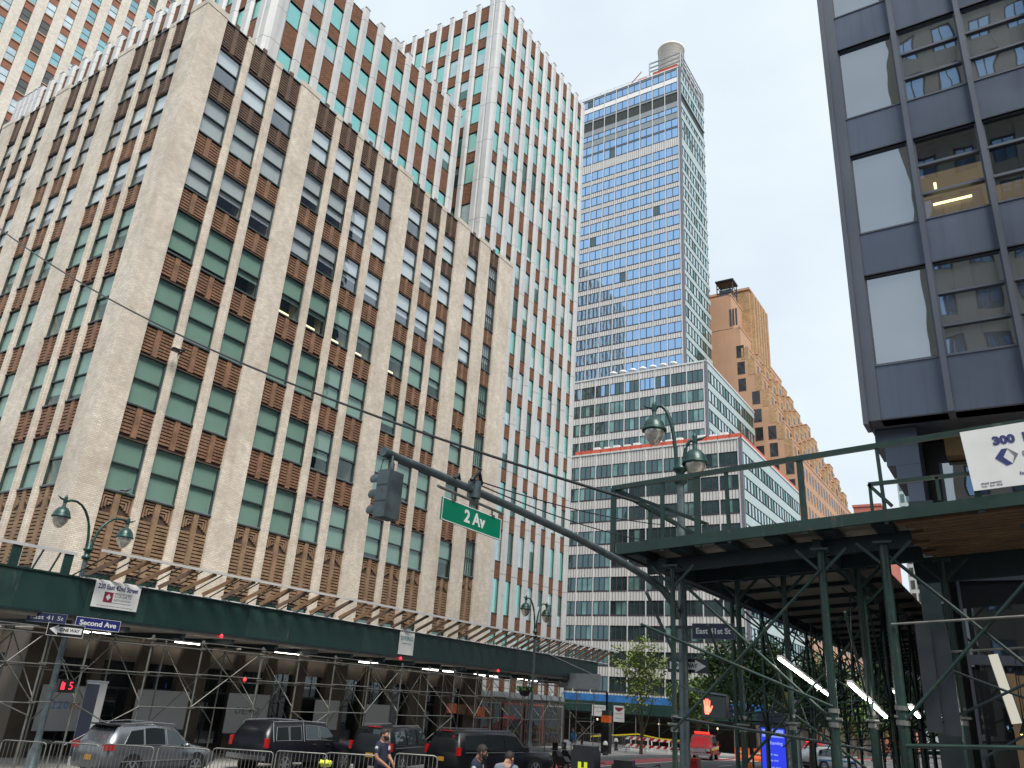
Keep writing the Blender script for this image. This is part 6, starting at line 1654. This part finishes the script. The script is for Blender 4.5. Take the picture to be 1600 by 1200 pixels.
def ex_coat(t, hv):
    q = MB(); q.lathe([(.20, 1.38), (.24, 1.15), (.27, .80), (.25, .80)], M['bluecloth'], n=18); q.build('coat', t)
person('pedestrian in a blue coat and cream trousers at the far end of the shed', -28.9, 54.6, R(150), dict(lkn=(-.14, .03, .5), rkn=(.14, .03, .5), lan=(-.2, 0, .09), ran=(.2, 0, .09)), [M['skin'], M['bluecloth'], M['palecloth'], M['black'], M['black']], 1., M['hair'], extra=ex_coat, z=.13)
person('pedestrian in dark blue half hidden behind the far scaffold poles', -29.0, 56.2, R(120), {}, [M['skin'], M['navycloth'], M['blackcloth'], M['black'], M['black']], 1., M['hair'], z=.13)
t = thing('safety_vest', 'yellow hi-vis vest draped over a barrier in front of the dark pickup', 'vest', (-18.9, 19.6, gz(-18.9, 19.6)))
q = MB(); vs = []
for k in range(5):
    for i in range(6): vs.append((-.26+.104*i+.02*math.sin(k*2+i), (-.05-.05*k/4 if k < 2 else .05+.03*k)*1., 1.19-.11*abs(k-1.5)+.02*math.sin(i*2.1+k)))
q.add(vs, [(k*6+i, k*6+i+1, (k+1)*6+i+1, (k+1)*6+i) for k in range(4) for i in range(5)], M['hivis'], True); q.build('vest', t)
t.rotation_euler = (0, 0, R(35)); t.scale = (.62, .8, .84)

# ---------------------------------------------------------------- trees
def tree(label, x, y, h, cr, leafm, n, seed, trunk_r=.12, crown_z=.6, leaf=.22, multi=False, group=None, dens=1., sq=1.):
    r = random.Random(seed); z0 = gz(x, y)+(.13 if x < -27.2 else 0)
    t = thing('street_tree', label, 'tree', (x, y, z0), 0, group); tr = MB(); tips = []
    def limb(p, d, ln, rad_, depth):
        pts = [p]; rs = [rad_]; q = p.copy(); dd = d.copy()
        for i in range(4):
            dd = (dd+Vector((r.uniform(-.18, .18), r.uniform(-.18, .18), r.uniform(-.02, .14)))).normalized(); q = q+dd*ln/4; pts.append(q.copy()); rs.append(rad_*(1-.14*(i+1)))
            if depth <= 1: tips.append(q.copy())
        tr.path(pts, rs, M['bark'], 6 if depth > 1 else 4)
        if depth > 0:
            for k in range(r.choice((2, 3))):
                a = r.uniform(0, 2*math.pi); s_ = r.uniform(.45, .9)
                limb(pts[-1 if k else 3], (dd+Vector((math.cos(a)*s_, math.sin(a)*s_, r.uniform(-.1, .25)))).normalized(), ln*r.uniform(.55, .75), rs[-1]*.8, depth-1)
    base = h*(1-crown_z)
    if multi:
        tr.path([Vector((0, 0, 0)), Vector((.03, 0, base*.4))], [trunk_r*1.2, trunk_r], M['bark'], 8)
        for k in range(4):
            a = k*1.6+r.random(); limb(Vector((.03, 0, base*.4)), Vector((math.cos(a)*.25, math.sin(a)*.25, 1)).normalized(), h*.42, trunk_r*.55, 2)
    else:
        tr.path([Vector((0, 0, 0)), Vector((.05, .02, base*.5)), Vector((.0, .05, base))], [trunk_r*1.25, trunk_r, trunk_r*.85], M['bark'], 10)
        for k in range(5):
            a = k*1.3+r.random(); limb(Vector((0, .05, base*(.9+.03*k))), Vector((math.cos(a)*.7, math.sin(a)*.7, .9)).normalized(), h*crown_z*.42, trunk_r*.6, 2)
    tr.build('trunk', t)
    cm = MB(); cl = [p+Vector((r.gauss(0, .25), r.gauss(0, .25), r.gauss(0, .2))) for p in tips]
    cz = base+h*crown_z*.5
    extra_ = int(len(cl)*.7)
    for k in range(extra_):
        a = r.uniform(0, 2*math.pi); u = r.uniform(-1, 1); rr = cr*(r.random()**.4); cl.append(Vector((rr*math.cos(a)*math.sqrt(1-u*u), rr*math.sin(a)*math.sqrt(1-u*u), cz+u*rr*sq*h*crown_z*.5/cr)))
    for i in range(n):
        c = r.choice(cl); p = c+Vector((r.gauss(0, .28), r.gauss(0, .28), r.gauss(0, .22)))*(cr/2.6)
        q = Euler((r.uniform(-.9, .9), r.uniform(-.9, .9), r.uniform(0, 6.28))).to_matrix(); s_ = leaf*r.uniform(.6, 1.3)
        cm.add([p+q @ Vector(v)*s_ for v in ((-.5, 0, 0), (0, -.32, .05), (.55, 0, 0), (0, .32, .05))], [(0, 1, 2, 3)], leafm if r.random() < .8 else (M['leafmid'] if leafm is not M['leafmid'] else M['leafdk']))
    cm.build('crown', t); return t
tree('slender young tree with sparse yellow-green leaves on the far pavement', -27.45, 63.3, 8.9, 1.9, M['leaflt'], 2300, 11, .13, .72, .26, True)
tree('bright green tree just left of the lit red hand', -28.4, 79, 7.4, 2.3, M['leafmid'], 5500, 12, .16, .66, .34, group=None)
tree('dark dense tree behind the East 41st St sign', -18.6, 61.2, 9.4, 3.5, M['leafdk'], 9000, 13, .2, .66, .30)
tree('dark tree behind the white strip light under the right-hand shed', -15.3, 67, 8.6, 3.1, M['leafdk'], 7500, 14, .2, .64, .32)
tree('light green tree far up the avenue right of the amber signal', -20.4, 100, 10.8, 3.6, M['leafmid'], 5200, 15, .2, .66, .38)
tree('light green tree deep under the right-hand shed posts', -11.2, 84, 10.0, 3.6, M['leafmid'], 5200, 16, .2, .66, .34)
tree('tall dark tree by the shed posts near the dark block', -8.6, 70, 9.0, 3.0, M['leafdk'], 3000, 17, .2, .6, .28)
for k in range(8):
    y_ = 104+9.5*k
    tree(['first', 'second', 'third', 'fourth', 'fifth', 'sixth', 'seventh', 'last'][k]+' of the far kerbside trees, counting up the avenue past the stepped tower', -25.4+.5*(k % 2), y_, 8.6+.9*(k % 3), 3.3, M['leafdk'] if k % 3 else M['leafmid'], 2200, 40+k, .18, .68, .5, group='far kerbside trees')
for k in range(5):
    tree(['leftmost', 'second from left', 'middle', 'second from right', 'rightmost'][k]+' of the trees closing the far end of the avenue', -27+4.6*k, 205+6*(k % 2), 10+1.4*(k % 3), 4.0, M['leafmid'] if k % 2 else M['leafdk'], 1800, 60+k, .2, .72, .7, group='trees at the far end')
# hanging basket of plants on the far scaffold
t = thing('hanging_basket', 'dark hanging basket of plants on the far lamp post', 'plant basket', (-27.5, 45.3, 4.0))
q = MB(); q.lathe([(0, -.35), (.25, -.28), (.42, 0), (.40, .02), (0, -.05)], M['black'], n=14); q.tube((0, 0, .0), (0, .8, .6), .02, M['black'], 5); q.build('basket', t)
q = MB(); rr_ = random.Random(3)
for i in range(260):
    a = rr_.uniform(0, 6.28); d_ = rr_.random()**.5*.5; q.add([Vector((d_*math.cos(a), d_*math.sin(a), rr_.uniform(-.05, .28)))+Vector(v)*.16 for v in ((-.5, 0, rr_.uniform(-.3, .3)), (0, -.3, 0), (.5, 0, rr_.uniform(-.3, .3)), (0, .3, 0))], [(0, 1, 2, 3)], M['leafdk'])
q.build('leaves', t)

# ---------------------------------------------------------------- far green shed in front of the stepped tower
t = thing('sidewalk_shed', 'far low green shed with a blue tarp strip in front of the stepped glass tower', 'sidewalk shed', (-40, 92, -.6))
q = MB(); q.box(-60, -25.5, 91.9, 92, 2.75, 3.95, M['fascia']); q.box(-25.6, -25.5, 92, 125, 2.5, 3.7, M['fascia']); lbuild(q, 'fascia', t)
q = MB(); q.box(-60, -25.6, 92.05, 99.5, 2.6, 2.75, M['ibeam']); lbuild(q, 'deck', t)
q = MB(); q.box(-60, -25.5, 92.1, 92.16, 3.97, 4.75, M['bluesheet']); lbuild(q, 'tarp', t)
for k in range(12):
    q = MB(); x = -58+k*2.9; q.tube((x, 92.1, -.55), (x, 92.1, 2.6), .06, M['galv'], 6); lbuild(q, 'post', t)
q = MB()
for k in range(11):
    x = -58+k*2.9; q.tube((x, 92.12, .8), (x+2.9, 92.12, 2.5), .03, M['gsteel'], 5); q.tube((x, 92.05, 1.9), (x+2.9, 92.05, 1.9), .03, M['gsteel'], 5)
lbuild(q, 'brace', t)
for i, x in enumerate((-44, -38.5, -33.8, -31.5, -29, -46.5)):
    t = thing('wall_lamp', 'small white round lamp glowing under the far green shed', 'lamp', (x, 94, 1.9), group='round lamps under the far shed')
    q = MB(); q.lathe([(0, -.12), (.1, -.08), (.12, 0), (.08, .1), (0, .12)], M['tubedim'], n=10); q.build('globe', t); q = MB(); q.tube((0, 0, .12), (0, 0, .75), .015, M['black'], 4); q.build('stem', t)
